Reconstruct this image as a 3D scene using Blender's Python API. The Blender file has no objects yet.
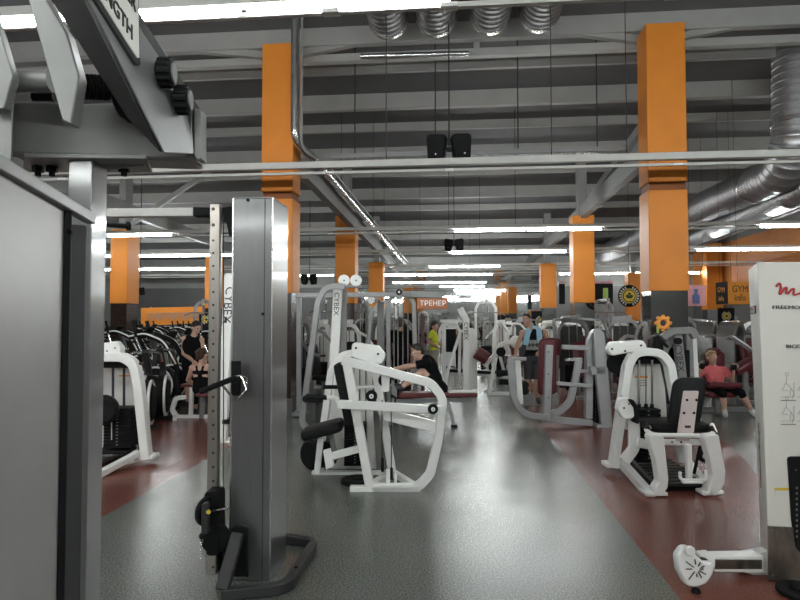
import bpy, bmesh, math, random
from mathutils import Vector as V, Matrix
random.seed(7)
S = bpy.context.scene
COL = S.collection
# ---------------------------------------------------------------- camera, world, exposure
YAW, PITCH, FPX, EYE = math.radians(5.5), math.radians(2.0), 600.0, 1.6
cam = bpy.data.cameras.new('camera'); co = bpy.data.objects.new('camera', cam); COL.objects.link(co)
cam.sensor_width = 36; cam.lens = 36*FPX/800; cam.clip_start = 0.05; cam.clip_end = 200
co.location = (0, 0, EYE); co.rotation_euler = (math.pi/2+PITCH, 0, YAW)
S.camera = co
w = bpy.data.worlds.new('world'); S.world = w; w.use_nodes = True
w.node_tree.nodes['Background'].inputs[0].default_value = (.9, .95, 1, 1)
w.node_tree.nodes['Background'].inputs[1].default_value = 0.0
S.view_settings.view_transform = 'Standard'; S.view_settings.look = 'None'
S.view_settings.gamma = 1; S.view_settings.use_curve_mapping = False
S.view_settings.exposure = 1.08
S.cycles.use_denoising = True
S.cycles.max_bounces = 8; S.cycles.diffuse_bounces = 4; S.cycles.glossy_bounces = 4
S.cycles.sample_clamp_indirect = 8
TUBE = 40.0      # strength of the lit fluorescent tubes
FW = V((-math.sin(YAW), math.cos(YAW), 0)); RT = V((math.cos(YAW), math.sin(YAW), 0)); UP = V((0, 0, 1))
def P(px, py, d):
    'point at depth d along the level viewing direction, seen at (px,py)'
    x, y = (px-400)/FPX, (300-py)/FPX
    f = math.cos(PITCH)-y*math.sin(PITCH); u = math.sin(PITCH)+y*math.cos(PITCH)
    k = d/f
    return V((0, 0, EYE))+RT*(x*k)+FW*d+UP*(u*k)
def G(px, py):
    'floor point'
    y = (300-py)/FPX
    f = math.cos(PITCH)-y*math.sin(PITCH); u = math.sin(PITCH)+y*math.cos(PITCH)
    return P(px, py, -EYE*f/u)
def GD(px, d):
    q = P(px, 321, d); q.z = 0; return q
def PL(pts, d=None):
    return [P(p[0], p[1], p[2] if len(p) > 2 else d) for p in pts]
# ---------------------------------------------------------------- mesh tools
def fillet(pts, r, n=6, closed=False):
    pts = [V(p) for p in pts]; N = len(pts); out = []
    for i, p in enumerate(pts):
        if not closed and i in (0, N-1): out.append(p); continue
        a, b = pts[i-1], pts[(i+1) % N]
        da, db = (a-p), (b-p)
        if da.length < 1e-6 or db.length < 1e-6: continue
        ang = da.angle(db)
        rr = r if not isinstance(r, (list, tuple)) else r[i]
        if ang > 3.0 or rr <= 0: out.append(p); continue
        t = min(rr/math.tan(ang/2), da.length*.48, db.length*.48); R = t*math.tan(ang/2)
        p0, p1 = p+da.normalized()*t, p+db.normalized()*t
        c = p+(da.normalized()+db.normalized()).normalized()*(R/math.sin(ang/2))
        v0, v1 = (p0-c).normalized(), (p1-c).normalized(); om = v0.angle(v1)
        for k in range(n+1):
            if om < 1e-3: out.append(p0.lerp(p1, k/n)); continue
            out.append(c+(v0*math.sin((1-k/n)*om)+v1*math.sin(k/n*om))*(R/math.sin(om)))
    return out
class MB:
    def __init__(s): s.bm = bmesh.new()
    def face(s, vs):
        try: s.bm.faces.new(vs)
        except ValueError: pass
    def hexa(s, c):
        v = [s.bm.verts.new(p) for p in c]
        for f in ((3, 2, 1, 0), (4, 5, 6, 7), (0, 1, 5, 4), (1, 2, 6, 5), (2, 3, 7, 6), (3, 0, 4, 7)): s.face([v[i] for i in f])
        return s
    def box(s, c, size, rz=0, M=None):
        c = V(c); h = [x/2 for x in size]; R = M or Matrix.Rotation(rz, 3, 'Z')
        return s.hexa([c+R@V((sx*h[0], sy*h[1], sz*h[2])) for sz in (-1, 1) for sx, sy in ((-1, -1), (1, -1), (1, 1), (-1, 1))])
    def bb(s, x0, x1, y0, y1, z0, z1): return s.box(((x0+x1)/2, (y0+y1)/2, (z0+z1)/2), (x1-x0, y1-y0, z1-z0))
    def ring(s, rings, closed, cap=True):
        n = len(rings[0]); R = [[s.bm.verts.new(p) for p in r] for r in rings]
        m = len(R)
        for i in range(m if closed else m-1):
            a, b = R[i], R[(i+1) % m]
            for k in range(n): s.face([a[k], a[(k+1) % n], b[(k+1) % n], b[k]])
        if cap and not closed:
            s.face(list(reversed(R[0]))); s.face(R[-1])
        return s
    def sweep(s, pts, sec, nrm=None, fil=0, closed=False, n=6):
        'sec = radius (round) or (w along nrm, h)'
        pts = fillet(pts, fil, n, closed) if fil else [V(p) for p in pts]
        q = [pts[0]]
        for p in pts[1:]:
            if (p-q[-1]).length > 1e-5: q.append(p)
        pts = q; N = len(pts); rings = []; a = None
        for i, p in enumerate(pts):
            if closed: t0, t1 = p-pts[i-1], pts[(i+1) % N]-p
            else: t0 = p-pts[i-1] if i else pts[1]-p; t1 = pts[i+1]-p if i < N-1 else p-pts[i-1]
            t0.normalize(); t1.normalize(); t = (t0+t1)
            t = t.normalized() if t.length > 1e-4 else t0
            ch = max(.6, math.sqrt(max(0, (1+t0.dot(t1))/2)))
            if a is None:
                a = V(nrm) if nrm is not None else (V((0, 0, 1)) if abs(t.z) < .8 else V((1, 0, 0)))
            a = a-t*a.dot(t); a.normalize(); b = t.cross(a)
            if isinstance(sec, (tuple, list)):
                w_, h_ = sec[0]/2, sec[1]/2/ch
                rings.append([p+a*w_+b*h_, p-a*w_+b*h_, p-a*w_-b*h_, p+a*w_-b*h_])
            else:
                m = 10 if sec < .03 else 16
                rings.append([p+(a*math.cos(2*math.pi*k/m)+b*math.sin(2*math.pi*k/m))*sec for k in range(m)])
        return s.ring(rings, closed)
    def bar(s, p0, p1, w_, h_, nrm=None): return s.sweep([p0, p1], (w_, h_), nrm)
    def rod(s, p0, p1, r): return s.sweep([p0, p1], r)
    def cyl(s, p0, p1, r, r1=None, n=20):
        p0, p1 = V(p0), V(p1); t = (p1-p0).normalized()
        a = t.orthogonal().normalized(); b = t.cross(a); r1 = r if r1 is None else r1
        return s.ring([[p+(a*math.cos(2*math.pi*k/n)+b*math.sin(2*math.pi*k/n))*q for k in range(n)] for p, q in ((p0, r), (p1, r1))], False)
    def disc(s, c, ax, r, t, n=28, bev=0):
        'thick disc centred at c'
        c, ax = V(c), V(ax).normalized(); a = ax.orthogonal().normalized(); b = ax.cross(a)
        prof = [(-t/2, r-bev), (-t/2+bev, r), (t/2-bev, r), (t/2, r-bev)] if bev else [(-t/2, r), (t/2, r)]
        return s.ring([[c+ax*z+(a*math.cos(2*math.pi*k/n)+b*math.sin(2*math.pi*k/n))*q for k in range(n)] for z, q in prof], False)
    def prism(s, poly, vec, fil=0):
        poly = fillet(poly, fil, 5, True) if fil else [V(p) for p in poly]; vec = V(vec)
        return s.ring([poly, [p+vec for p in poly]], False)
    def pad(s, c, ux, uy, uz, sx, sy, sz, r=.04, rz=.02):
        'cushion: rounded rectangle sx*sy in plane ux,uy, thickness sz along uz'
        c, ux, uy, uz = V(c), V(ux).normalized(), V(uy).normalized(), V(uz).normalized(); rings = []
        for z, ins in ((-sz/2, rz), (-sz/2+rz*.3, rz*.3), (-sz/2+rz, 0), (sz/2-rz, 0), (sz/2-rz*.3, rz*.3), (sz/2, rz)):
            hx, hy = sx/2-ins, sy/2-ins
            q = fillet([V((-hx, -hy, 0)), V((hx, -hy, 0)), V((hx, hy, 0)), V((-hx, hy, 0))], max(.003, r-ins*.5), 4, True)
            rings.append([c+ux*p.x+uy*p.y+uz*z for p in q])
        return s.ring(rings, False)
    def ball(s, c, r, sc=(1, 1, 1), M=None, u=14, v=10):
        M = M or Matrix.Identity(3); c = V(c); rings = []
        for i in range(v+1):
            th = math.pi*min(max(i/v, .004), .996)
            rings.append([c+M@V((r*sc[0]*math.sin(th)*math.cos(2*math.pi*k/u), r*sc[1]*math.sin(th)*math.sin(2*math.pi*k/u), r*sc[2]*math.cos(th))) for k in range(u)])
        return s.ring(rings, False)
    def torus(s, c, ax, R, r, n=28):
        c, ax = V(c), V(ax).normalized(); a = ax.orthogonal().normalized(); b = ax.cross(a)
        return s.sweep([c+(a*math.cos(2*math.pi*k/n)+b*math.sin(2*math.pi*k/n))*R for k in range(n)], r, closed=True)
    def mesh(s, name, org=V((0, 0, 0)), sharp=35):
        bm = s.bm; bmesh.ops.recalc_face_normals(bm, faces=bm.faces)
        if org.length: bmesh.ops.translate(bm, verts=bm.verts, vec=-org)
        lim = math.radians(sharp)
        for f in bm.faces: f.smooth = True
        for e in bm.edges:
            e.smooth = len(e.link_faces) == 2 and e.calc_face_angle(0) < lim
        me = bpy.data.meshes.new(name); bm.to_mesh(me); bm.free(); return me
ORG = {}
def props(o, label=None, cat=None, group=None, kind=None):
    for k, v in (('label', label), ('category', cat), ('group', group), ('kind', kind)):
        if v: o[k] = v
def thing(name, label, cat, loc=(0, 0, 0), group=None):
    o = bpy.data.objects.new(name, None); COL.objects.link(o); o.location = loc; o.empty_display_size = .1
    ORG[o] = V(loc); props(o, label, cat, group); return o
def bevel(o, b):
    if b:
        m = o.modifiers.new('bevel', 'BEVEL'); m.width = b; m.segments = 2; m.limit_method = 'ANGLE'; m.angle_limit = math.radians(50); m.harden_normals = False
def part(name, mb, m, parent, bev=0, label=None):
    org = ORG[parent]; me = mb.mesh(name, org) if isinstance(mb, MB) else mb
    o = bpy.data.objects.new(name, me); COL.objects.link(o); me.materials.append(m); o.parent = parent; ORG[o] = org
    bevel(o, bev)
    if label: o['label'] = label
    return o
def solo(name, mb, m, label, cat, group=None, kind=None, bev=0):
    vs = [v.co for v in mb.bm.verts]
    org = V(((min(v.x for v in vs)+max(v.x for v in vs))/2, (min(v.y for v in vs)+max(v.y for v in vs))/2, min(v.z for v in vs)))
    me = mb.mesh(name, org); o = bpy.data.objects.new(name, me); COL.objects.link(o); me.materials.append(m); o.location = org
    ORG[o] = org; props(o, label, cat, group, kind); bevel(o, bev); return o
def struct(name, mb, m, parent=None, bev=0):
    me = mb.mesh(name, ORG[parent] if parent else V((0, 0, 0))); o = bpy.data.objects.new(name, me); COL.objects.link(o); me.materials.append(m)
    if parent: o.parent = parent; ORG[o] = ORG[parent]
    else: o['kind'] = 'structure'; ORG[o] = V((0, 0, 0))
    bevel(o, bev); return o
def text(name, body, size, m, parent, loc, ux, uz, depth=.0015, align='CENTER', sx=1.0):
    'lettering in the plane of ux (reading direction) and uz (letter up)'
    c = bpy.data.curves.new(name, 'FONT'); c.body = body; c.size = size; c.align_x = align; c.align_y = 'CENTER'; c.extrude = depth; c.resolution_u = 3
    ob = bpy.data.objects.new('t', c); dg = bpy.context.evaluated_depsgraph_get()
    me = bpy.data.meshes.new_from_object(ob); bpy.data.objects.remove(ob); bpy.data.curves.remove(c)
    ux = V(ux).normalized(); uz = V(uz).normalized(); un = ux.cross(uz)
    M = Matrix((ux*sx, uz, un)).transposed()
    for v in me.vertices: v.co = M@v.co+V(loc)-ORG[parent]
    me.name = name; o = bpy.data.objects.new(name, me); COL.objects.link(o); me.materials.clear(); me.materials.append(m); o.parent = parent; ORG[o] = ORG[parent]
    return o
def dup(root, loc, rz=0, label=None, group=None, sc=1):
    r = root.copy(); COL.objects.link(r); r.location = loc; r.rotation_euler = (0, 0, rz); r.scale = (sc, sc, sc)
    if label: r['label'] = label
    if group: r['group'] = group
    for ch in root.children:
        c = ch.copy(); COL.objects.link(c); c.parent = r
        for g in ch.children:
            d = g.copy(); COL.objects.link(d); d.parent = c
    return r
# ---------------------------------------------------------------- materials
def mat(name, col, rough=.5, metal=0, var=.08, scale=6, bump=0, spec=.5, bscale=None, coat=0, stretch=None):
    m = bpy.data.materials.new(name); m.use_nodes = True; nt = m.node_tree; b = nt.nodes['Principled BSDF']
    b.inputs['Roughness'].default_value = rough; b.inputs['Metallic'].default_value = metal
    b.inputs['Specular IOR Level'].default_value = spec; b.inputs['Coat Weight'].default_value = coat; b.inputs['Coat Roughness'].default_value = .1
    tc = nt.nodes.new('ShaderNodeTexCoord'); no = nt.nodes.new('ShaderNodeTexNoise'); no.inputs['Scale'].default_value = scale; no.inputs['Detail'].default_value = 4
    src = tc.outputs['Object']
    if stretch:
        mp = nt.nodes.new('ShaderNodeMapping'); mp.inputs['Scale'].default_value = stretch; nt.links.new(src, mp.inputs[0]); src = mp.outputs[0]
    nt.links.new(src, no.inputs['Vector'])
    rp = nt.nodes.new('ShaderNodeValToRGB'); e = rp.color_ramp.elements
    e[0].position = .3; e[1].position = .7
    e[0].color = tuple(c*(1-var) for c in col)+(1,); e[1].color = tuple(min(1, c*(1+var)) for c in col)+(1,)
    nt.links.new(no.outputs['Fac'], rp.inputs['Fac']); nt.links.new(rp.outputs['Color'], b.inputs['Base Color'])
    if bump:
        n2 = no
        if bscale:
            n2 = nt.nodes.new('ShaderNodeTexNoise'); n2.inputs['Scale'].default_value = bscale; nt.links.new(src, n2.inputs['Vector'])
        bp = nt.nodes.new('ShaderNodeBump'); bp.inputs['Strength'].default_value = bump; bp.inputs['Distance'].default_value = .01
        nt.links.new(n2.outputs['Fac'], bp.inputs['Height']); nt.links.new(bp.outputs['Normal'], b.inputs['Normal'])
    return m
def emat(name, col, st):
    m = bpy.data.materials.new(name); m.use_nodes = True; nt = m.node_tree; nt.nodes.remove(nt.nodes['Principled BSDF'])
    e = nt.nodes.new('ShaderNodeEmission'); e.inputs[0].default_value = col+(1,); e.inputs[1].default_value = st
    nt.links.new(e.outputs[0], nt.nodes['Material Output'].inputs[0]); return m
ORANGE = mat('orange_paint', (.72, .235, .018), .55, var=.05, scale=2)
ORANGE2 = mat('orange_wall_paint', (.60, .20, .03), .6, var=.08, scale=1.2)
WHITE = mat('white_powder_coat', (.90, .895, .87), .32, var=.03, scale=5)
WHITE2 = mat('white_shroud_plastic', (.80, .79, .76), .42, var=.04, scale=3)
CREAM = mat('cream_tower_plastic', (.79, .77, .71), .45, var=.03, scale=2)
SILVER = mat('silver_paint', (.27, .27, .27), .38, .35, var=.06)
GREY = mat('grey_machine_paint', (.24, .24, .235), .42, .2, var=.08, scale=9)
STEEL = mat('brushed_steel', (.145, .145, .145), .34, .5, var=.05, scale=5, stretch=(8, 8, .6), coat=.5)
POSTG = mat('glossy_grey_paint', (.10, .10, .10), .35, .1, var=.05, coat=1.0)
STEELB = mat('bright_steel', (.60, .60, .59), .24, .9, var=.08, scale=5, stretch=(4, 4, .8))
BROWNSTEEL = mat('scuffed_steel_plate', (.25, .22, .19), .3, .85, var=.35, scale=7, stretch=(2, 2, 1), bump=.15)
CHROME = mat('chrome', (.75, .75, .75), .12, 1, var=.03)
DGREY = mat('dark_grey_paint', (.035, .035, .036), .45, .2, var=.1)
MGREY = mat('mid_grey_paint', (.035, .035, .035), .6, 0, var=.1)
BLACK = mat('black_plastic', (.009, .009, .010), .6, var=.2, spec=.15)
BLACKV = mat('black_vinyl', (.010, .010, .011), .55, var=.2, scale=30, bump=.1, spec=.18)
RUBBER = mat('black_rubber', (.010, .010, .010), .65, var=.2, scale=40, bump=.1, spec=.15)
MAROON = mat('maroon_vinyl', (.10, .012, .018), .38, var=.12, scale=20, bump=.06)
MAROON2 = mat('worn_red_vinyl', (.11, .018, .02), .4, var=.15, scale=10)
CEIL = mat('ceiling_panel_grey', (.135, .135, .14), .6, var=.08, scale=1.5)
PURLIN = mat('pale_roof_steel', (.34, .335, .32), .55, var=.06, scale=2)
BEAM = mat('beam_grey_paint', (.23, .228, .22), .5, var=.06, scale=2)
DUCT = mat('galvanised_duct', (.44, .44, .45), .42, .8, var=.10, scale=7)
DUCTD = mat('dull_duct_metal', (.17, .17, .17), .45, .7, var=.15, scale=7)
FOIL = mat('crinkled_foil', (.62, .62, .62), .25, .95, var=.12, scale=14, bump=.5)
RAIL = mat('rail_white_paint', (.62, .61, .58), .45, var=.04)
WALLG = mat('wall_grey_paint', (.26, .26, .25), .6, var=.08, scale=1)
WALLD = mat('dark_wall_panel', (.10, .10, .10), .4, var=.1, scale=1)
BROWN = mat('dark_brown_cladding', (.025, .014, .010), .22, var=.2, scale=3)
PLINTH = mat('plinth_stone', (.10, .095, .09), .4, var=.15, scale=12)
MIRROR = mat('mirror_glass', (.60, .62, .61), .03, 1, var=.01)
TUBEM = emat('fluorescent_tube', (.95, 1.0, .99), TUBE)
TUBEOFF = mat('unlit_tube', (.75, .75, .72), .3)
RED = mat('red_print', (.45, .02, .025), .5)
INK = mat('dark_print', (.03, .03, .03), .6)
PALEINK = mat('grey_print', (.25, .25, .24), .6)
YELLOW = mat('yellow_print', (.75, .55, .05), .5)
PAPER = mat('paper_white', (.75, .74, .70), .6)
PINKP = mat('pink_poster', (.62, .30, .33), .5)
GREENP = mat('lime_print', (.35, .50, .08), .5)
BLUEP = mat('bottle_blue', (.10, .14, .30), .4)
GOLD = mat('gold_print', (.60, .45, .15), .5)
ORSIGN = mat('orange_sign_face', (.90, .36, .06), .5)
PINKM = mat('pinkish_white_plate', (.72, .62, .60), .4, var=.04)
# ---------------------------------------------------------------- setting
XL, XR, YB, YF = -17.0, 11.3, -8.0, 30.0
def roofz(y): return 6.9 if y < 10 else 6.9-(y-10)*2.1/20
def fmat():
    m = bpy.data.materials.new('speckled_rubber_floor'); m.use_nodes = True; nt = m.node_tree; b = nt.nodes['Principled BSDF']; N = nt.nodes.new; L = nt.links.new
    tc = N('ShaderNodeTexCoord'); sp = N('ShaderNodeSeparateXYZ'); L(tc.outputs['Object'], sp.inputs[0])
    wob = N('ShaderNodeTexNoise'); wob.inputs['Scale'].default_value = .35; L(tc.outputs['Object'], wob.inputs['Vector'])
    def M(op, a, c=None, d=None):
        n = N('ShaderNodeMath'); n.operation = op
        for i, v in enumerate((a, c, d)):
            if v is None: continue
            if isinstance(v, (int, float)): n.inputs[i].default_value = v
            else: L(v, n.inputs[i])
        return n.outputs[0]
    X, Y = sp.outputs[0], sp.outputs[1]
    wv = M('MULTIPLY', M('SUBTRACT', wob.outputs['Fac'], .5), .8)
    r1 = M('MULTIPLY', M('GREATER_THAN', X, 1.27), M('LESS_THAN', M('ADD', X, wv), M('MULTIPLY_ADD', Y, .22, 1.72)))
    l1 = M('MULTIPLY', M('LESS_THAN', X, -2.9), M('LESS_THAN', M('ADD', Y, wv), 10.2))
    red = M('MINIMUM', M('ADD', r1, l1), 1.0)
    n1 = N('ShaderNodeTexNoise'); n1.inputs['Scale'].default_value = 90; n1.inputs['Detail'].default_value = 3; L(tc.outputs['Object'], n1.inputs['Vector'])
    n2 = N('ShaderNodeTexNoise'); n2.inputs['Scale'].default_value = 1.1; n2.inputs['Detail'].default_value = 5; L(tc.outputs['Object'], n2.inputs['Vector'])
    def ramp(f, p0, c0, p1, c1):
        r = N('ShaderNodeValToRGB'); e = r.color_ramp.elements; e[0].position = p0; e[0].color = c0+(1,); e[1].position = p1; e[1].color = c1+(1,); L(f, r.inputs['Fac']); return r.outputs['Color']
    g = ramp(n1.outputs['Fac'], .42, (.075, .084, .072), .70, (.235, .245, .22))
    rd = ramp(n1.outputs['Fac'], .42, (.15, .038, .025), .72, (.25, .088, .064))
    mx = N('ShaderNodeMix'); mx.data_type = 'RGBA'; L(red, mx.inputs[0]); L(g, mx.inputs[6]); L(rd, mx.inputs[7])
    v = ramp(n2.outputs['Fac'], .3, (.92, .92, .92), .7, (1.05, 1.05, 1.05))
    ml = N('ShaderNodeMix'); ml.data_type = 'RGBA'; ml.blend_type = 'MULTIPLY'; ml.inputs[0].default_value = 1; L(mx.outputs[2], ml.inputs[6]); L(v, ml.inputs[7])
    L(ml.outputs[2], b.inputs['Base Color'])
    ro = N('ShaderNodeMapRange'); ro.inputs['To Min'].default_value = .26; ro.inputs['To Max'].default_value = .30; L(n2.outputs['Fac'], ro.inputs['Value']); b.inputs['Roughness'].default_value = .27
    # wrinkles of the rubber sheet near the trainer + grain
    n3 = N('ShaderNodeTexNoise'); n3.inputs['Scale'].default_value = 2.2; n3.inputs['Detail'].default_value = 2; L(tc.outputs['Object'], n3.inputs['Vector'])
    bp = N('ShaderNodeBump'); bp.inputs['Strength'].default_value = .08; bp.inputs['Distance'].default_value = .008; L(n3.outputs['Fac'], bp.inputs['Height'])
    b2 = N('ShaderNodeBump'); b2.inputs['Strength'].default_value = .25; b2.inputs['Distance'].default_value = .003; L(n1.outputs['Fac'], b2.inputs['Height']); L(b2.outputs[0], b.inputs['Normal'])
    b.inputs['Specular IOR Level'].default_value = .6
    return m
FLOOR = fmat()
struct('floor', MB().bb(XL, XR, YB, YF, -.1, 0), FLOOR)
mb = MB(); mb.prism([V((XL, YB, 6.9)), V((XL, 10, 6.9)), V((XL, YF, roofz(YF))), V((XL, YF, roofz(YF)+.15)), V((XL, 10, 7.05)), V((XL, YB, 7.05))], (XR-XL, 0, 0)); struct('ceiling', mb, CEIL)
struct('wall_left', MB().bb(XL-.2, XL, YB, YF, 0, 7), WALLG)
struct('wall_right', MB().bb(XR, XR+.2, YB, YF, 0, 7), WALLG)
struct('wall_back', MB().bb(XL, XR, YB-.2, YB, 0, 7), WALLG)
struct('wall_front', MB().bb(XL, XR, YF, YF+.2, 0, 7), WALLG)
struct('wall_panel_mirror', MB().bb(-5.2, 4.3, YF-.05, YF-.02, .15, 4.1), MIRROR)
struct('wall_panel_orange', MB().bb(XR-.06, XR-.01, 8, YF, 2.35, 4.9), ORANGE2)
struct('wall_panel_dark', MB().bb(XR-.05, XR-.01, 8, YF, .1, 2.35), WALLD)
struct('wall_panel_dark', MB().bb(4.4, XR, YF-.05, YF-.01, .1, 3.3), WALLD)
struct('wall_panel_dark', MB().bb(XL, -5.3, YF-.05, YF-.01, .1, 3.3), WALLD)
struct('baseboard_front', MB().bb(XL, XR, YF-.09, YF-.05, 0, .14), DGREY)
def xat(px, Y):
    r = FW+RT*((px-400)/FPX); return r.x/r.y*Y
# columns
RECESSC = mat('shaded_orange_recess', (.26, .075, .010), .6, var=.05)  # shadow in the column gap, put into a darker orange
DMIRROR = mat('dark_mirror_cladding', (.30, .30, .30), .06, 1, var=.02)
def column(x0, x1, y0, dep, ztop, zbot=2.08, band=None, steel=None):
    c = MB().bb(x0, x1, y0, y0+dep, zbot, band or ztop)
    o = struct('column', c, ORANGE, bev=.012)
    k = struct('column_cladding', MB().bb(x0+.02, x1-.02, y0+.02, y0+dep-.02, .28, zbot), BROWN if x0 < 3.02 else DMIRROR, o)
    struct('column_plinth', MB().bb(x0-.02, x1+.02, y0-.02, y0+dep+.02, 0, .28), PLINTH, o)
    if band: struct('column_recess', MB().bb(x0+.03, x1-.03, y0+.03, y0+dep-.03, band, band+.13), RECESSC, o); struct('column_top', MB().bb(x0, x1, y0, y0+dep, band+.13, ztop), ORANGE, o, .012)
    if steel: struct('column_steel', MB().bb(x0+.16, x1-.16, y0+.12, y0+dep-.12, ztop, roofz(y0)), BEAM, o)
    return o
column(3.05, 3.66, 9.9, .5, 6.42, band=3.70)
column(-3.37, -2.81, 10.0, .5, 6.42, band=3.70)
for y, z in ((16.2, 4.40), (22.4, 3.72)):
    column(3.05, 3.6, y, .55, z, steel=True)
    column(-3.35, -2.8, y, .55, z+.1, steel=True)
for x0 in (-9.5,):
    for y, z in ((15.6, 4.12), (21.8, 4.1)): column(x0, x0+.5, y, .62, z, steel=True)
column(6.85, 7.35, 25.0, .5, 3.55, zbot=1.6, steel=True)
column(10.55, 11.2, 26.6, .6, 4.9, steel=True)
# roof steel: purlins, truss, rafters
for i, (y, h, dz) in enumerate(((10.4, .30, .02), (11.6, .22, .0), (12.9, .34, .0), (14.4, .2, .0), (15.9, .34, 0), (17.6, .2, 0), (19.3, .34, 0), (21.2, .2, 0), (23.2, .34, 0), (25.4, .2, 0), (27.6, .3, 0))):
    z = roofz(y); struct('ceiling_purlin', MB().bb(XL, XR, y, y+(.16 if h > .25 else .1), z-h-dz, z+.02), PURLIN, bev=.01)
for y in (-4, 0, 3.5, 6.5):
    struct('ceiling_purlin', MB().bb(XL, XR, y, y+.16, 6.6, 6.92), PURLIN)
struct('ceiling_beam', MB().bb(XL, XR, 10.55, 10.7, 6.30, 6.44), PURLIN, bev=.01)       # truss chord over the first columns
for (xa, za, xb, zb) in ((3.1, 6.0, .9, 6.88), (3.65, 6.0, 6.0, 6.88), (-3.4, 6.0, -5.9, 6.8), (-2.9, 6.0, -.6, 6.86)):
    struct('ceiling_brace', MB().bar((xa, 10.5, za+.42), (xb, 10.5, zb-.04), .12, .12, (0, 1, 0)), PURLIN)
for x in (-3.3, -3.0, .35, 3.15, 3.5): struct('ceiling_post', MB().bb(x-.05, x+.05, 10.57, 10.67, 6.42, 6.86), PURLIN)
struct('ceiling_rafter', MB().bar((-2.75, 10.5, 4.35), (-2.95, 29.5, 4.15), .16, .38, (1, 0, 0)), BEAM)
struct('ceiling_rafter', MB().bar((3.32, 10.4, 4.55), (3.32, 29.5, 4.35), .16, .34, (1, 0, 0)), BEAM)
for x in (-9.2, 9.0): struct('ceiling_rafter', MB().bar((x, 8, 4.9), (x, 29.5, 4.4), .16, .34, (1, 0, 0)), BEAM)
struct('ceiling_brace', MB().bar((3.35, 10.4, 5.2), (3.3, 17.0, 4.45), .12, .16, (1, 0, 0)), BEAM)
struct('ceiling_brace', MB().bar((-9.0, 15.8, 4.3), (-6.5, 15.8, 5.9), .1, .12, (0, 1, 0)), BEAM)
# light rails
RY = {}
def rail(Y, label, lit, wires=(), z=3.68, off=True, rail_h=.075):
    t = thing('light_rail', label, 'ceiling light', (0, Y, z), 'fluorescent light rails across the hall')
    part('trunking', MB().bb(XL+.1, XR-.1, Y-.045, Y+.045, z+.05, z+.05+rail_h), RAIL, t, .006)
    part('cable_duct', MB().bb(XL+.1, XR-.1, Y-.02, Y+.02, z-.035, z+.0), RAIL, t)
    for (a, b) in lit:
        q = part('lamp_tube', MB().bb(a, b, Y-.03, Y+.03, z-.02, z+.045), TUBEM, t, .012)
    for x in wires: part('suspension_wire', MB().rod((x, Y, z+.1), (x, Y, roofz(Y)), .007), MGREY, t)
    for p in (60, 330, 450, 680):
        part('rail_clip', MB().box((xat(p, Y), Y, z-.02), (.12, .07, .03)), WHITE, t)
    return t
def seg(a, b, L=1.55):
    n = max(1, round((b-a)/L)); s = (b-a)/n
    return [(a+s*i+.03, a+s*(i+1)-.03) for i in range(n)]
def sp(*r, Y): return [(xat(a, Y), xat(b, Y)) for a, b in r]
rail(-5.6, 'lit light rail behind the viewer', seg(-9, -3)+seg(3, 8), z=3.72)
rail(-.8, 'lit light rail just behind the viewer', seg(-9, 8), z=3.72)
rail(4.1, 'blown-out bright light rail crossing the top of the view above the tilted sign', seg(-9, -.02)+seg(1.3, 8), z=3.80)
rail(8.75, 'unlit white light rail crossing in front of both tall orange columns and the twin speakers', [], [xat(p, 8.75) for p in (386, 553, 629, 125)], z=3.83, rail_h=.1)
rail(13.9, 'light rail lit beside the top of the second orange column from the white abductor machine', sp((107, 170), (455, 525), (528, 602), (762, 830), (840, 910), Y=13.9)+seg(-15, -10), [xat(p, 13.9) for p in (449, 516, 373, 341)])
rail(18.4, 'light rail lit on both sides just below the small twin speakers', sp((100, 137), (139, 180), (181, 232), (450, 506), (508, 566), Y=18.4)+seg(-16, -13)+seg(7, 10), [xat(p, 18.4) for p in (384, 420, 480)])
rail(23.2, 'light rail between the small speakers and the far mirror, mostly unlit over the aisle', sp((134, 180), (181, 205), (430, 456), (458, 500), Y=23.2)+seg(-16, -13), [xat(p, 23.2) for p in (400, 470)])
rail(27.2, 'lit light rail right in front of the far mirror wall', sp((300, 333), (380, 416), (418, 456), (458, 492), Y=27.2)+seg(4.5, 10.5), [xat(p, 27.2) for p in (410, 455)])
# silver thin pipe down the column and along the rafter
solo('foil_pipe', MB().sweep([(-2.74, 9.85, 6.8), (-2.74, 9.85, 4.62), (-2.55, 10.4, 4.5), (-2.45, 28, 4.3)], .075, fil=.3), FOIL, 'thin foil-wrapped pipe running down the orange column and along the roof', 'pipe')
solo('conduit', MB().sweep([(-2.62, 9.83, 6.8), (-2.62, 9.83, 4.5), (-2.3, 10.4, 4.38), (-2.2, 28, 4.2)], .022, fil=.2), BEAM, 'narrow grey conduit running alongside the thin foil pipe', 'pipe')
solo('foil_pipe', MB().sweep([(xat(360, 10.3), 10.3, 6.26), (xat(470, 10.3), 10.3, 6.23)], .045), FOIL, 'short horizontal foil pipe under the roof truss', 'pipe')
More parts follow.
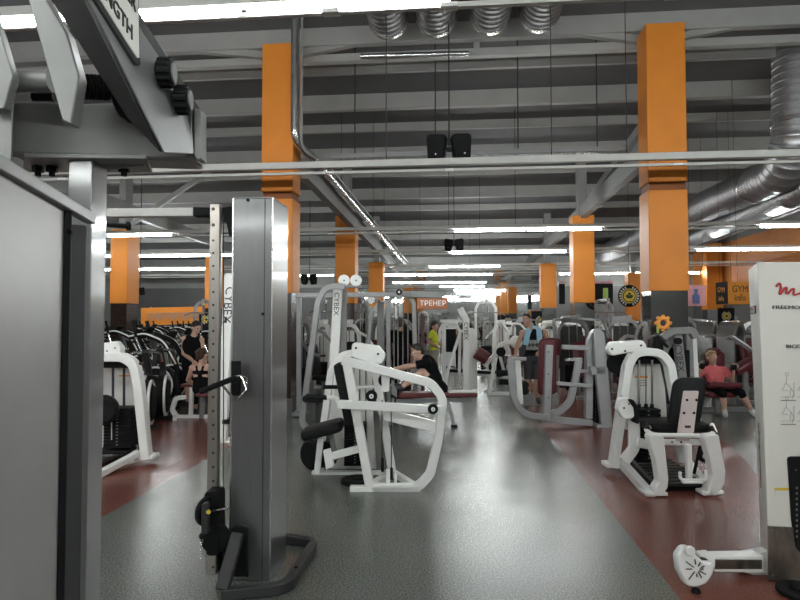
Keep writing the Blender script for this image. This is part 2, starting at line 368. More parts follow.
# spiral ducts
def duct(name, pts, r, label, fil=.8, collars=(), m=DUCT, pitch=.14):
    pts = fillet(pts, fil, 8); q = [pts[0]]
    for a, b in zip(pts, pts[1:]):
        n = max(1, int((b-a).length/pitch)); q += [a.lerp(b, (k+1)/n) for k in range(n)]
    t = thing(name, label, 'air duct', q[0], 'ventilation ducts under the roof'); mb = MB(); rings = []
    N = len(q); a = None
    for i, p in enumerate(q):
        tt = (q[min(i+1, N-1)]-q[max(i-1, 0)]).normalized()
        if a is None: a = tt.orthogonal().normalized()
        a = (a-tt*a.dot(tt)).normalized(); b = tt.cross(a)
        for dz, rr in ((-.028, r), (-.014, r*1.03), (.014, r*1.03), (.028, r)):
            rings.append([p+tt*dz+(a*math.cos(2*math.pi*k/28)+b*math.sin(2*math.pi*k/28))*rr for k in range(28)])
    mb.ring(rings, False); me = part('spiral_tube', mb, m, t)
    for c, d in collars:
        part('collar', MB().disc(c, d, r*1.07, .1, 32, .01), STEELB, t)
    return t
duct('ventilation_duct', [V((P(796, 30, 11).x, P(796, 30, 11).y, 6.85)), P(794, 168, 11), P(690, 213, 17), P(592, 260, 29)], .38, 'large spiral metal duct dropping from the roof and bending into the hall', .7, [(P(795, 122, 11), (0, 0, 1)), (P(757, 184, 12.6), P(690, 213, 17)-P(794, 168, 11))])
duct('ventilation_duct', [P(900, 140, 9), P(792, 196, 12), P(700, 235, 19), P(640, 262, 28)], .26, 'brown-grey spiral duct running below and beside the large bent duct', .3)
for i, (px, dy) in enumerate(((388, 39), (437, 36), (492, 31), (542, 28))):
    x = xat(px, 9.6)
    duct('ventilation_duct', [(x, 4.6, 6.53), (x, 9.6, 6.53)], .31, '%s silver roof duct end counted from the column with the foil pipe' % ('first', 'second', 'third', 'fourth')[i], .6, [((x, 9.58, 6.53), (0, 1, 0))], m=DUCTD)
# wire tray behind the first dark rail
mb = MB(); y0, y1, z = 10.9, 11.5, 4.62; xa, xb = -2.4, 3.0
for k in range(7): mb.bb(xa, xb, y0+k*.1-.004, y0+k*.1+.004, z, z+.008)
n = int((xb-xa)/.07)
for k in range(n): mb.bb(xa+k*.07, xa+k*.07+.008, y0, y1, z-.006, z+.002)
for yy in (y0, y1): mb.bb(xa, xb, yy-.004, yy+.004, z, z+.09)
t = thing('cable_tray', 'silver wire mesh cable tray hung under the roof behind the twin speakers', 'cable tray', (0, 11.2, z)); part('wire_mesh', mb, SILVER, t)
for x in (-1.9, -.4, 1.1, 2.5):
    part('hanger', MB().rod((x, 10.95, z), (x, 10.95, roofz(11)), .012), DGREY, t)
# ceiling speakers in pairs
def speakers(c, s, label):
    t = thing('speaker_pair', label, 'speaker', c); c = V(c)
    for sx in (-1, 1):
        M = Matrix.Rotation(sx*math.radians(28), 3, 'Z')@Matrix.Rotation(math.radians(14), 3, 'X')@Matrix.Rotation(-sx*math.radians(10), 3, 'Y')
        ux, uy, uz = M@V((1, 0, 0)), M@V((0, 0, 1)), M@V((0, -1, 0)); cc = c+V((sx*s*.40, 0, 0))
        body = MB(); rings = []
        for zz, k in ((-.26, .55), (-.1, .85), (.1, 1), (.2, .98), (.24, .9)):
            q = fillet([V((-.31*k*s, -.54*k*s, 0)), V((.31*k*s, -.54*k*s, 0)), V((.42*k*s, .50*k*s, 0)), V((-.42*k*s, .50*k*s, 0))], .16*s*k, 5, True)
            rings.append([cc+ux*p.x+uy*p.y+uz*zz*s for p in q])
        body.ring(rings, False); b = part('speaker_cabinet', body, BLACK, t)
        part('bracket_bolt', MB().disc(cc+ux*.05*s-uy*.2*s+uz*.25*s, uz, .035*s, .03*s), STEELB, b)
    part('mount_bracket', MB().bb(c.x-.3*s, c.x+.3*s, c.y+.2*s, c.y+.3*s, c.z-.04, c.z+.04).rod(c+V((0, .25*s, 0)), V((c.x, c.y+.25*s, roofz(c.y))), .012), DGREY, t)
q = P(449, 148, 9.2); speakers(q, .42, 'large pair of black hanging speakers behind the first unlit light rail')
q = P(454, 244.5, 18.0); speakers(q, .36, 'small distant pair of black speakers above the lit rail beside the aisle')
q = P(309, 279, 20.0); speakers(q, .34, 'pair of black speakers hanging between the first and second orange columns by the foil pipe')
q = P(139, 291, 17.5); speakers(q, .22, 'small black speaker pair beside the far orange column over the cardio trainers')
# ---------------------------------------------------------------- signs
def board(name, px0, px1, py0, py1, d, m, label, cat='sign', t=.04, hang=False):
    a, b = P(px0, py1, d), P(px1, py0, d); a2, b2 = P(px0, py0, d), P(px1, py1, d)
    r = thing(name, label, cat, (a+b)/2); part('board', MB().prism([a, b2, b, a2], FW*t), m, r, .004)
    if hang:
        for k in (.15, .85):
            h = b.lerp(a2, k)+FW*t*.5; part('hanger_wire', MB().rod(h, V((h.x, h.y, roofz(h.y)+.02)), .004), DGREY, r)
    return r
def emblem(r, px, py, d, R, col=GOLD):
    c = P(px, py, d)-FW*.01
    part('emblem_disc', MB().disc(c, FW, R, .01, 32), BLACK, r)
    part('emblem_ring', MB().torus(c-FW*.006, FW, R*.62, R*.05), GOLD, r)
    rg = MB()
    for k in range(22):
        if k in (5, 6, 16, 17): continue
        a = 2*math.pi*k/22; u = RT*math.cos(a)+UP*math.sin(a); v = -RT*math.sin(a)+UP*math.cos(a)
        rg.hexa([c-FW*z+u*(R*.80+s1*R*.09)+v*(s2*R*.055) for z in (.004, .014) for s1, s2 in ((-1, -1), (1, -1), (1, 1), (-1, 1))])
    part('ring_lettering', rg, PAPER, r)
    part('emblem_centre', MB().disc(c-FW*.008, FW, R*.5, .008, 24), YELLOW, r)
    fig = MB()
    fig.disc(c-FW*.014+UP*R*.18, FW, R*.13, .006, 12).prism([c-FW*.017+RT*R*x+UP*R*y for x, y in ((-.36, .02), (-.2, .12), (0, .03), (.2, .12), (.36, .02), (.2, -.22), (-.2, -.22))], FW*.006)
    part('emblem_figure', fig, INK, r)
# hanging round sign beside the tall column
r = thing('round_sign', 'round black hanging sign with yellow centre and a ring of pale lettering', 'sign', P(629, 296, 14.0)); emblem(r, 629, 296, 14.0, .26)
part('hanger_wire', MB().rod(P(629, 285, 14.0), V((P(629, 285, 14).x, P(629, 285, 14).y, 6.5)), .004), DGREY, r)
r = board('column_sign', 531.5, 550.5, 311, 337, 22.3, BLACK, 'square black emblem sign on the column behind the man with the towel'); emblem(r, 541.5, 322, 22.28, .27)
r = board('column_sign', 199, 214, 314, 332, 21.6, BLACK, 'square black emblem sign on the column behind the man in the sleeveless top'); emblem(r, 206.5, 319.5, 21.58, .2)
r = board('column_sign', 364, 380, 311, 335, 22.2, BLACK, 'square black sign with round yellow emblem on the column by the cable station'); emblem(r, 371.5, 320, 22.18, .22)
r = board('column_sign', 503, 513, 317, 330, 29.0, BLACK, 'tiny dark emblem sign near the far mirror'); emblem(r, 508, 321, 28.98, .2)
# info cube
q0, q1, q2 = P(716, 295, 12.6), P(728, 295, 12.2), P(752, 295, 12.35)
t = thing('info_sign', 'box sign with an orange GYM info face and a dark side face', 'sign', q1)
zt, zb = P(728, 281.5, 12.2).z, P(728, 304, 12.2).z
lo = [V((q.x, q.y, zb)) for q in (q0, q1, q2, q0+(q2-q1))]
part('sign_box', MB().prism(lo, (0, 0, zt-zb)), ORSIGN, t, .004)
part('dark_face', MB().hexa([V((q.x, q.y, z))+o for z in (zb, zt) for q, o in ((q0, V((0, 0, 0))), (q1, V((0, 0, 0))), (q1, -RT*.008-FW*.008), (q0, -RT*.008-FW*.008))]), BLACK, t)
ux = (q2-q1).normalized(); un = ux.cross(UP)
f = lambda k, z: q1.lerp(q2, k)*1+V((0, 0, z-q1.z))+un*.004
text('lettering', 'GYM', .20, INK, t, f(.5, zb+(zt-zb)*.66), ux, UP, sx=.95); text('lettering', 'info', .19, INK, t, f(.5, zb+(zt-zb)*.27), ux, UP)
ux = (q1-q0).normalized(); un = ux.cross(UP)
g = lambda k, z: q0.lerp(q1, k)+V((0, 0, z-q0.z))+un*.016
text('lettering', 'GYM', .15, ORSIGN, t, g(.5, zb+(zt-zb)*.66), ux, UP, sx=.8); text('lettering', 'info', .15, ORSIGN, t, g(.5, zb+(zt-zb)*.27), ux, UP, sx=.8)
part('hanger_wire', MB().rod(q1.lerp(q2, .4)+V((0, 0, zt-q1.z)), V((q1.x+.2, q1.y+.1, 6.7)), .004), DGREY, t)
# tall poster with the emblem and a flexing figure
r = board('poster', 718, 734.5, 308, 349, 13.6, BLACK, 'tall black poster with gold emblem and a bare-chested figure below the info sign', 'poster', hang=True); emblem(r, 726, 316, 13.58, .12)
c = P(726, 340, 13.59)
fg = MB(); fg.ball(c+UP*.06, .055, (1, .2, 1.2)).ball(c-UP*.1, .1, (1.1, .12, .9)).ball(c-UP*.03+RT*.13, .05, (1.2, .2, .8)).ball(c-UP*.03-RT*.13, .05, (1.2, .2, .8)); SKINP = mat('printed_skin', (.42, .24, .10), .6); part('printed_figure', fg, SKINP, r)
wl = MB()
for k in (-1, 0, 1): wl.prism([P(726+k*4-1.8, 329, 13.59), P(726+k*4+1.8, 329, 13.59), P(726+k*4+1.2, 325.5, 13.59), P(726+k*4-1.2, 325.5, 13.59)], -FW*.006)
part('printed_wing', wl, PAPER, r)
r = board('poster', 688, 706, 285, 306, 15.0, PINKP, 'pink poster with a drawn blue bottle', 'poster', hang=True)
bt = MB(); c = P(696, 297, 14.99); bt.prism(fillet([c+RT*x+UP*z for x, z in ((-.09, -.17), (.09, -.17), (.09, .06), (-.09, .06))], .03, 4, True), -FW*.008).prism([c+RT*x+UP*z for x, z in ((-.04, .06), (.04, .06), (.04, .15), (-.04, .15))], -FW*.008).prism([c+RT*x+UP*z for x, z in ((-.055, .15), (.055, .15), (.055, .2), (-.055, .2))], -FW*.008); part('printed_bottle', bt, BLUEP, r)
for (a, b, top, lab) in ((594, 613, 283, 'dark poster with a lime bottle between the orange columns'), (559, 565, 284, 'narrow dark poster tucked behind the second orange column')):
    r = board('poster', a, b, top, 304, 24.0, BLACK, lab, 'poster', hang=True); part('top_strip', MB().prism(PL([(a, 283.5), (b, 283.5), (b, 281), (a, 281)], 23.99), FW*.04), PINKP, r)
    if b-a > 10: part('printed_bottle', MB().prism(fillet(PL([(603, 302), (608, 302), (608, 288), (603, 288)], 23.99), .02, 3, True), -FW*.01), GREENP, r)
# lettering band near the mirror, and the far orange band
r = board('wall_sign', 417, 448, 297.5, 309, 29.6, mat('rust_sign', (.30, .09, .03), .5), 'rust-coloured sign band with pale capital letters on the far mirror wall')
text('lettering', 'ТРЕНЕР', .34, PAPER, r, P(433, 303.5, 29.57), RT, UP, .01, sx=1.0)
t = thing('counter_band', 'long orange band with perforated lettering behind the cardio trainers', 'sign', P(172, 318, 25)); part('band', MB().prism(PL([(141, 326), (203, 323), (203, 306.5), (141, 308)], 25), FW*.1), ORANGE, t)
BANDP = mat('faded_band_print', (.42, .26, .16), .6, var=.4, scale=30)
for k in range(34):
    x = 147+k*1.55; part('band_print', MB().prism(PL([(x, 313+.05*k*-.6), (x+.9, 312.9-.03*k), (x+.9+(.4 if k % 3 else -.3), 319.6-.03*k), (x+(.4 if k % 3 else -.3), 319.8-.03*k)], 24.98), FW*.01), BANDP, t)
for x in (150, 190): part('band_post', MB().bb(P(x, 320, 25).x-.03, P(x, 320, 25).x+.03, P(x, 320, 25).y+.02, P(x, 320, 25).y+.08, 0, 2.2), SILVER, t)
# ---------------------------------------------------------------- plate-loaded press machine right by the viewer
t = thing('press_machine', 'big grey plate-loaded press machine cut by the picture edge, tilted arm with lettered sign', 'gym machine', GD(85, 1.75))
NP = FW
# post
a0, a1, a2 = P(65, 321, 1.75), P(90, 321, 1.75), P(105, 321, 1.86)
lo = [V((q.x, q.y, 0)) for q in (a0, a1, a2, a0+(a2-a1))]
part('post', MB().prism(lo, (0, 0, P(80, 159, 1.75).z)), POSTG, t, .004)
part('post_foot', MB().prism([q+(q-sum(lo, V((0, 0, 0)))/4)*.9 for q in lo], (0, 0, .012)), DGREY, t, .003)
# head beam
zb, zt = P(80, 156, 1.75).z, P(60, 101, 1.75).z
b0, b1 = P(4, 321, 1.74), P(190, 321, 1.80)
q = [b0, b1, b1+FW*.12, b0+FW*.12]
part('head_beam', MB().prism([V((p.x, p.y, zb)) for p in q], (0, 0, zt-zb)), GREY, t, .012)
part('beam_flange', MB().prism([V((p.x, p.y, zb-.012)) for p in [P(20, 321, 1.72), P(144, 321, 1.74), P(150, 321, 1.9), P(20, 321, 1.9)]], (0, 0, .012)), GREY, t, .002)
part('flange_gusset', MB().prism(PL([(96, 157, 1.8), (140, 157, 1.8), (144, 166, 1.8), (130, 167, 1.8), (108, 170, 1.8)]), FW*.012), GREY, t)
for px in (124, 38, 52):
    part('flange_bolt', MB().cyl(P(px, 157, 1.82), P(px, 172, 1.82), .017, n=6).cyl(P(px, 171, 1.82), P(px, 176, 1.82), .009), BLACK, t)
part('beam_knob', MB().cyl(P(33, 97, 1.70), P(54, 97, 1.70), .012), BLACK, t)
# side upright at the frame edge
part('rear_upright', MB().prism([V((q.x, q.y, 0)) for q in [P(-14, 321, 1.62), P(8, 321, 1.62), P(9, 321, 1.74), P(-14, 321, 1.74)]], (0, 0, P(4, 60, 1.62).z)), GREY, t, .004)
part('link_plate', MB().prism(PL([(-12, 0), (0, 32), (13, 76), (4, 108), (-12, 112)], 1.58), FW*.03), GREY, t, .003)
# pivot shaft, spring sleeve, stop
part('pivot_shaft', MB().cyl(P(-6, 81, 1.66), P(52, 81, 1.66), .030).cyl(P(-4, 81, 1.66), P(3, 81, 1.66), .045), GREY, t)
part('lever_plate', MB().prism(PL([(24, -14), (38, -14), (67, 33), (79, 76), (71, 124), (62, 120)], 1.58), FW*.045), GREY, t, .004)
part('hex_nut', MB().cyl(P(66, 76, 1.60), P(74, 78, 1.62), .026, n=6), STEELB, t)
sl = MB(); q0, q1 = P(70, 86, 1.64), P(107, 88, 1.70); ax = (q1-q0)
sl.cyl(q0, q1, .030)
for k in range(11): sl.torus(q0.lerp(q1, k/10), ax, .031, .0045, 20)
part('spring_sleeve', sl, BLACK, t)
part('rubber_stop', MB().prism(fillet(PL([(103, 78), (120, 84), (140, 104), (136, 118), (118, 116), (112, 104)], 1.72), .02, 3, True), FW*.1), RUBBER, t, .008)
# tilted arm: a box section rising towards the viewer
A0, B0, C0 = P(160, 152, 1.60), P(198, 154, 1.76), P(200, 108, 1.76)
A1, B1, C1 = P(58, -52, 1.36), P(104, -52, 1.50), P(108, -52, 1.50)
D0, E0 = P(128, 118, 1.66), P(12, -62, 1.42)
arm = MB(); arm.ring([[D0, A0, B0, C0], [E0, A1, P(88, -52, 1.50), P(118, -22, 1.52)]], False)
part('press_arm', arm, STEEL, t, .003)
part('arm_underside', MB().ring([[D0-FW*.004, A0-FW*.004, A0-FW*.002, D0-FW*.002], [E0-FW*.004, A1-FW*.004, A1-FW*.002, E0-FW*.002]], False), DGREY, t)  # shade under the arm, put in as a thin dark sheet
part('end_plate', MB().prism(PL([(186, 110), (191.5, 107), (191.5, 157), (186, 157)], 1.71), FW*.10), STEEL, t, .002)
part('end_plate', MB().prism(PL([(194, 108), (201, 110), (201, 158), (197, 160), (194, 156)], 1.72), FW*.05), GREY, t, .002)
# light face plate of the arm that carries sign and knobs
A_, B_, C_ = P(86, -2, 1.43), P(163, 153, 1.595), P(190, 108, 1.735); AN = (B_-A_).cross(C_-A_).normalized()
if AN.dot(FW) > 0: AN = -AN
def AP(px, py, off=0):
    'point of the arm face seen at (px,py), lifted off by off'
    r = P(px, py, 1)-V((0, 0, EYE)); o = V((0, 0, EYE)); return o+r*((A_-o).dot(AN)/r.dot(AN))+AN*off
un = AN
part('arm_face', MB().prism([AP(*p) for p in ((70, -34), (108, -34), (126, -8), (136, 12), (168, 60), (190, 108), (192, 154), (163, 153))], AN*.006), SILVER, t, .001)
for (px, py, d) in ((158, 77, 0), (175, 104, 0)):
    c = AP(px, py, .03); kx = (RT*.99+FW*.10).normalized()
    k = MB().disc(c-FW*.006, kx, .036, .040, 24, .004)
    for j in range(12):
        aa = kx.orthogonal().normalized(); bb_ = kx.cross(aa); u = aa*math.cos(j*math.pi/6)+bb_*math.sin(j*math.pi/6); k.cyl(c-FW*.006+u*.035-kx*.016, c-FW*.006+u*.035+kx*.016, .006, n=6)
    kn = part('adjuster_knob', k, BLACK, t)
    part('knob_cap', MB().disc(c-FW*.006+kx*.021, kx, .026, .006, 20), GREY, kn)
# lettered sign on the arm
part('sign_plate', MB().prism([AP(*p, .006) for p in ((66, -36), (112, -36), (134, -12), (136, 66), (131.5, 66))], AN*.010), INK, t, .001)
part('sign_face', MB().prism([AP(*p, .016) for p in ((72, -34), (111, -33), (132.5, -10), (134, 60), (131.5, 60))], AN*.003), PAPER, t)
ul = (AP(134, 60)-AP(91, -4)).normalized(); uv = (AP(120, 10)-AP(120, 30)).normalized()
text('lettering', 'STRENGTH', .062, INK, t, AP(124, 33, .020)+ul*.012, ul, uv, .003, 'RIGHT', .62)
bpy.context.view_layer.update()
text('lettering', 'HAMMER', .058, INK, t, AP(129, 8, .020)+ul*.004, ul, uv, .003, 'RIGHT', .62)
# shroud panel in front of the post
w0, w1 = P(-60, 321, .95), P(64, 321, 1.52)
zt0, zt1 = P(0, 172, 1.16).z, P(60, 207, 1.52).z
n0 = (w1-w0).normalized().cross(UP)
part('side_panel', MB().hexa([V((w0.x, w0.y, .05)), V((w1.x, w1.y, .05)), V((w1.x, w1.y, .05))-n0*.02, V((w0.x, w0.y, .05))-n0*.02, V((w0.x, w0.y, zt0)), V((w1.x, w1.y, zt1)), V((w1.x, w1.y, zt1))-n0*.02, V((w0.x, w0.y, zt0))-n0*.02]), mat('grey_side_panel', (.33, .325, .32), .42, .3, var=.06, scale=4), t, .004)
part('panel_rim', MB().bar(P(-40, 142, 1.0), P(91, 219, 1.70), .03, .028, (0, 0, 1)), SILVER, t, .003)
part('panel_edge', MB().prism([V((q.x, q.y, .05)) for q in [P(62, 321, 1.50), P(70, 321, 1.52), P(70, 321, 1.56), P(62, 321, 1.54)]], (0, 0, P(66, 208, 1.52).z-.05)), BLACK, t, .004)
part('panel_bolt', MB().disc(P(69, 232, 1.515), FW, .008, .01, 12), BLACK, t)
part('inner_strip', MB().prism([V((q.x, q.y, .05)) for q in [P(69, 321, 1.62), P(85, 321, 1.64), P(85, 321, 1.67), P(69, 321, 1.65)]], (0, 0, P(75, 224, 1.62).z-.05)), MGREY, t, .003)
part('panel_foot', MB().bb(w0.x, w1.x+.1, w1.y-.1, w1.y+.08, 0, .05), DGREY, t)
# ---------------------------------------------------------------- cable trainer tower
D = 3.7
t = thing('cable_tower', 'tall brushed grey cable trainer tower with black bent-tube base and drilled rail', 'gym machine', GD(250, 3.8))
f0, f1, f2 = G(229.5, 580), G(270, 581), G(286, 558)
lo = [f0, f1, f2, f0+(f2-f1)]; ztop = P(250, 196, D).z
part('tower_body', MB().prism(lo, (0, 0, ztop)), STEEL, t, .006)
part('top_cap', MB().prism([V((q.x, q.y, ztop)) for q in lo], (0, 0, .004)), SILVER, t)
e = (f1-f0).normalized(); nf = -(f2-f1).normalized()
part('front_seam', MB().prism([f1-e*.052+nf*.001, f1-e*.047+nf*.001, f1-e*.047+nf*.003, f1-e*.052+nf*.003], (0, 0, ztop-.002)), DGREY, t)
part('edge_trim', MB().prism([f1-e*.004, f1+e*.003, f1+e*.003+nf*.004, f1-e*.004+nf*.004], (0, 0, ztop)), STEELB, t)
part('edge_trim', MB().prism([f0-e*.003, f0+e*.006, f0+e*.006+nf*.004, f0-e*.003+nf*.004], (0, 0, ztop)), STEELB, t)
for px, py in ((248, 200), (263, 314), (247, 575)): part('panel_screw', MB().disc(P(px, py, 3.69), FW, .010, .012, 12), BLACK, t)
# drilled height rail
DR = 3.72
zr0, zr1 = P(213, 575, DR).z, P(213, 204, DR).z
r0 = P(208.5, 321, DR); r1 = P(218.5, 321, DR)
rl = part('height_rail', MB().prism([V((q.x, q.y, max(.01, zr0))) for q in (r0, r1, r1+FW*.06, r0+FW*.06)], (0, 0, zr1-max(.01, zr0))), mat('rail_steel_warm', (.36, .33, .30), .3, .8, var=.1, stretch=(6, 6, .6)), t, .004)
for py in (209, 225, 240.5, 253, 266, 279, 292, 305, 318, 331, 344, 357, 370, 384, 397, 411, 425, 439, 453, 467, 481, 567):
    part('pin_hole', MB().disc(P(213.3, py, DR), FW, .011 if py < 230 else .0075, .004, 14), INK, rl)
for px in (223.5,): part('cable', MB().rod(P(px, 215, 3.78), P(px, 565, 3.78), .0035 if px < 225 else .008), DGREY if px < 225 else CHROME, t)
# top bar running off to the twin tower behind the post
part('top_bar', MB().prism(PL([(96, 208.5), (193, 207.5), (193, 216), (96, 216.5)], 3.9), FW*.07), RAIL, t, .004)
part('top_bar_sleeve', MB().prism(PL([(193, 207), (232, 208), (232, 216), (193, 216)], 3.88), FW*.08), BLACK, t, .004)
part('top_bracket', MB().prism(PL([(221, 208), (232, 206), (232, 236), (229, 236), (226, 221), (221, 220)], 3.78), FW*.05), BLACK, t, .003)
part('twin_rail', MB().prism([V((q.x, q.y, .0)) for q in [P(88, 321, 3.9), P(97, 321, 3.9), P(97, 321, 3.97), P(88, 321, 3.97)]], (0, 0, 2.32)), STEELB, t, .004)
part('crossbar_grip', MB().cyl(P(104, 224.5, 3.4), P(127, 226, 3.5), .014).cyl(P(127, 226, 3.5), P(129.5, 226, 3.51), .026), RUBBER, t)
# carriage
c = part('carriage', MB().prism(fillet(PL([(204, 492), (219, 492), (219, 556), (206, 556)], 3.60), .02, 3, True), FW*.13), BLACK, t, .006)
part('carriage_pulley', MB().disc(P(208, 511, 3.60), (RT+FW*-.6), .088, .035, 30, .006), BLACK, c)
part('carriage_pulley', MB().disc(P(216, 538, 3.62), (RT*.4-FW), .085, .035, 30, .006), BLACK, c)
part('pulley_guard', MB().prism(fillet(PL([(201, 505), (208, 502), (208, 535), (201, 533)], 3.50), .01, 3, True), FW*.04), DGREY, c, .004)
part('yellow_label', MB().disc(P(208.5, 512, 3.495), FW, .013, .004, 16), YELLOW, c, label='small yellow round label')
part('pull_pin', MB().rod(P(212, 511, 3.6), P(226, 508, 3.6), .006).ball(P(227, 508, 3.6), .013), CHROME, c)
part('stopper_ball', MB().ball(P(202, 536, 3.5), .019), BLACK, c)
ch = MB()
for k in range(5): ch.torus(P(201.3, 541+k*4, 3.5), (1, .3, 0) if k % 2 else (0, 1, 0), .010, .0028, 12)
part('carabiner_chain', ch, CHROME, c)
part('lower_pulley', MB().disc(P(224, 557, 3.80), (RT*.5-FW), .085, .04, 30, .006), BLACK, t)
part('lower_bracket', MB().prism(PL([(218, 568), (234, 568), (234, 576), (218, 577)], 3.8), FW*.06), DGREY, t)
# handle
h = part('cable_handle', MB().cyl(P(202, 391, 3.52), P(235, 378, 3.58), .017).ball(P(202, 391, 3.52), .0175), RUBBER, t)
part('handle_frame', MB().sweep(PL([(222, 385, 3.56), (236, 401, 3.56), (247, 389, 3.58), (241, 375, 3.6), (233, 377.5, 3.6), (226, 381, 3.57)]), .0075, fil=.02), CHROME, t)
part('handle_clip', MB().torus(P(245, 379, 3.6), (0, 1, 0), .014, .004, 14).torus(P(247, 383, 3.6), (1, 0, 0), .012, .004, 14), CHROME, t)
part('cable_outlet', MB().prism(PL([(231, 361), (240, 361), (240, 396), (231, 396)], 3.66), FW*.03), BLACK, t, .004)
# base
zc = V((0, 0, .035))
q = [G(222, 600)+zc, G(286, 594)+zc, G(315, 548)+zc, G(284, 543)+zc]
part('base_loop', MB().sweep(q, (.06, .06), (0, 0, 1), fil=.13), MGREY, t, .006)
part('base_strut', MB().sweep([G(222, 600)+zc+UP*.02, P(238, 533, 3.66)], (.075, .05), RT), MGREY, t, .006)
part('mount_plate', MB().prism(fillet(PL([(231, 527), (247, 528), (247, 577), (231, 577)], 3.66), .02, 3, True), FW*.035), BLACK, t, .004)
for p in ((308, 551), (296, 578)): part('base_bolt', MB().disc(G(*p)+V((0, 0, .067)), UP, .012, .008, 8), BLACK, t)
# ---------------------------------------------------------------- cream tower at the far right edge
t = thing('biceps_tower', 'tall cream cable tower with red logo and black weight slot at the frame edge', 'gym machine', GD(800, 3.9))
bl = [G(769, 581), G(880, 581), G(852, 545), G(760.5, 545)]; d0 = (bl[0]).dot(FW); d3 = bl[3].dot(FW)
zt = P(757, 262, d0).z
lf, lb = P(757, 262, d0), P(748, 265, d3); lb.z = zt
tp = [lf, V((bl[1].x+(lf.x-bl[0].x)*1.0, bl[1].y, zt)), V((bl[2].x+(lf.x-bl[0].x), bl[2].y, zt)), V((lb.x, lb.y, zt))]
body = MB(); N = 8; rings = []
for k in range(N+1):
    z = k/N; s = z**1.25
    rings.append([V((a.x+(b.x-a.x)*s, a.y+(b.y-a.y)*s, zt*z)) for a, b in zip(bl, tp)])
body.ring(rings, False)
part('tower_shell', body, CREAM, t, .008)
def F(px, py, off=.004):   # on the front face (leaning slightly)
    z = P(px, py, d0).z; p = P(px, py, d0); return p-FW*off
part('kick_plate', MB().prism(PL([(768.5, 526), (800, 528), (800, 545), (830, 546), (830, 583), (769, 580.5)], d0-.012), FW*.014), BROWNSTEEL, t, .002, label='scuffed brown steel kick plate')
for p in ((773, 530), (773, 576)): part('plate_screw', MB().disc(P(p[0], p[1], d0-.014), FW, .005, .006, 10), SILVER, t)
ws = part('weight_slot', MB().prism(fillet(PL([(789, 457), (840, 457), (840, 553), (801, 553), (797, 548), (795, 534), (793, 520)], d0-.02), .02, 4, True), FW*.03), BLACK, t, .003)
for k in range(10): part('slot_mark', MB().prism(PL([(796, 487+k*5.4), (797.5, 487+k*5.4), (797.5, 489+k*5.4), (796, 489+k*5.4)], d0-.021), -FW*.002), PALEINK, ws)
part('slot_bolt', MB().disc(P(796, 470, d0-.022), FW, .004, .006, 10), SILVER, ws)
# red script mark + lettering
def mark(c, ux, uz, un, s, par, r=.006):
    pts = [(-.62, .28), (-.42, .52), (-.38, .2), (-.52, -.25), (-.2, .22), (-.1, .25), (-.16, -.2), (.12, .15), (.25, .2), (.2, -.15), (.5, -.05), (.8, .1)]
    part('logo_mark', MB().sweep([c+ux*x*s+uz*z*s for x, z in pts], (r*.6, r), un, fil=.008), RED, par, label='red script logo mark')
mark(P(789, 292.5, d0-.008), RT, UP, FW, .13, t, .011)
text('lettering', 'FREEMOTION', .032, INK, t, P(772, 307.5, d0-.006), RT, UP, align='LEFT', sx=1.5)
text('lettering', 'BICEPS', .032, INK, t, P(786, 346.5, d0-.006), RT, UP, align='LEFT', sx=1.3)
def pict(px, py):
    p = lambda x, y: P(px+x, py+y, d0-.006)
    for a in ([(0, -12), (-1, -5), (4, 0), (3, 8)], [(-1, -5), (-5, 2), (2, 3)], [(4, 0), (7, 5), (5, 11)], [(-6, 9), (7, 9), (7, -6)]): part('exercise_drawing', MB().sweep([p(*q) for q in a], (.0015, .002), FW), PALEINK, t)
    part('exercise_drawing', MB().torus(p(0, -14), FW, .010, .001, 12), PALEINK, t)
for p in ((787, 388), (787, 412), (803, 388), (803, 412)): pict(*p)
for y in (400, 424): part('caption_line', MB().prism(PL([(781, y), (796, y), (796, y+1), (781, y+1)], d0-.006), FW*.002), PALEINK, t)
# side face lettering and tag
us = (bl[0]-bl[3]).normalized(); nsd = us.cross(UP)
def SF(k, py):
    'point on the narrow side face, k 0 rear .. 1 front'
    z = P(760, py, (d0+d3)/2).z; s = max(0, z/zt)**1.25
    a = bl[3].lerp(tp[3], s); b = bl[0].lerp(tp[0], s); p = a.lerp(b, k); p.z = z; return p+nsd*.004
upv = (SF(.5, 430)-SF(.5, 470)).normalized()
text('lettering', 'FREEMOTION', .05, INK, t, SF(.5, 449), upv, -us, sx=1.15)
mark(SF(.5, 482), upv, -us, nsd, .07, t, .008)
part('rating_tag', MB().prism([SF(.2, 306), SF(.75, 306), SF(.75, 314), SF(.2, 314)], nsd*.004), INK, t); part('rating_tag_band', MB().prism([SF(.3, 306.5), SF(.7, 306.5), SF(.7, 308), SF(.3, 308)], nsd*.006), RED, t)
part('warning_label', MB().prism(PL([(775, 488.5), (789, 488.5), (789, 495), (775, 495)], d0-.004), FW*.003), PAPER, t); part('warning_band', MB().prism(PL([(775, 488), (789, 488), (789, 490.5), (775, 490.5)], d0-.006), FW*.003), YELLOW, t)
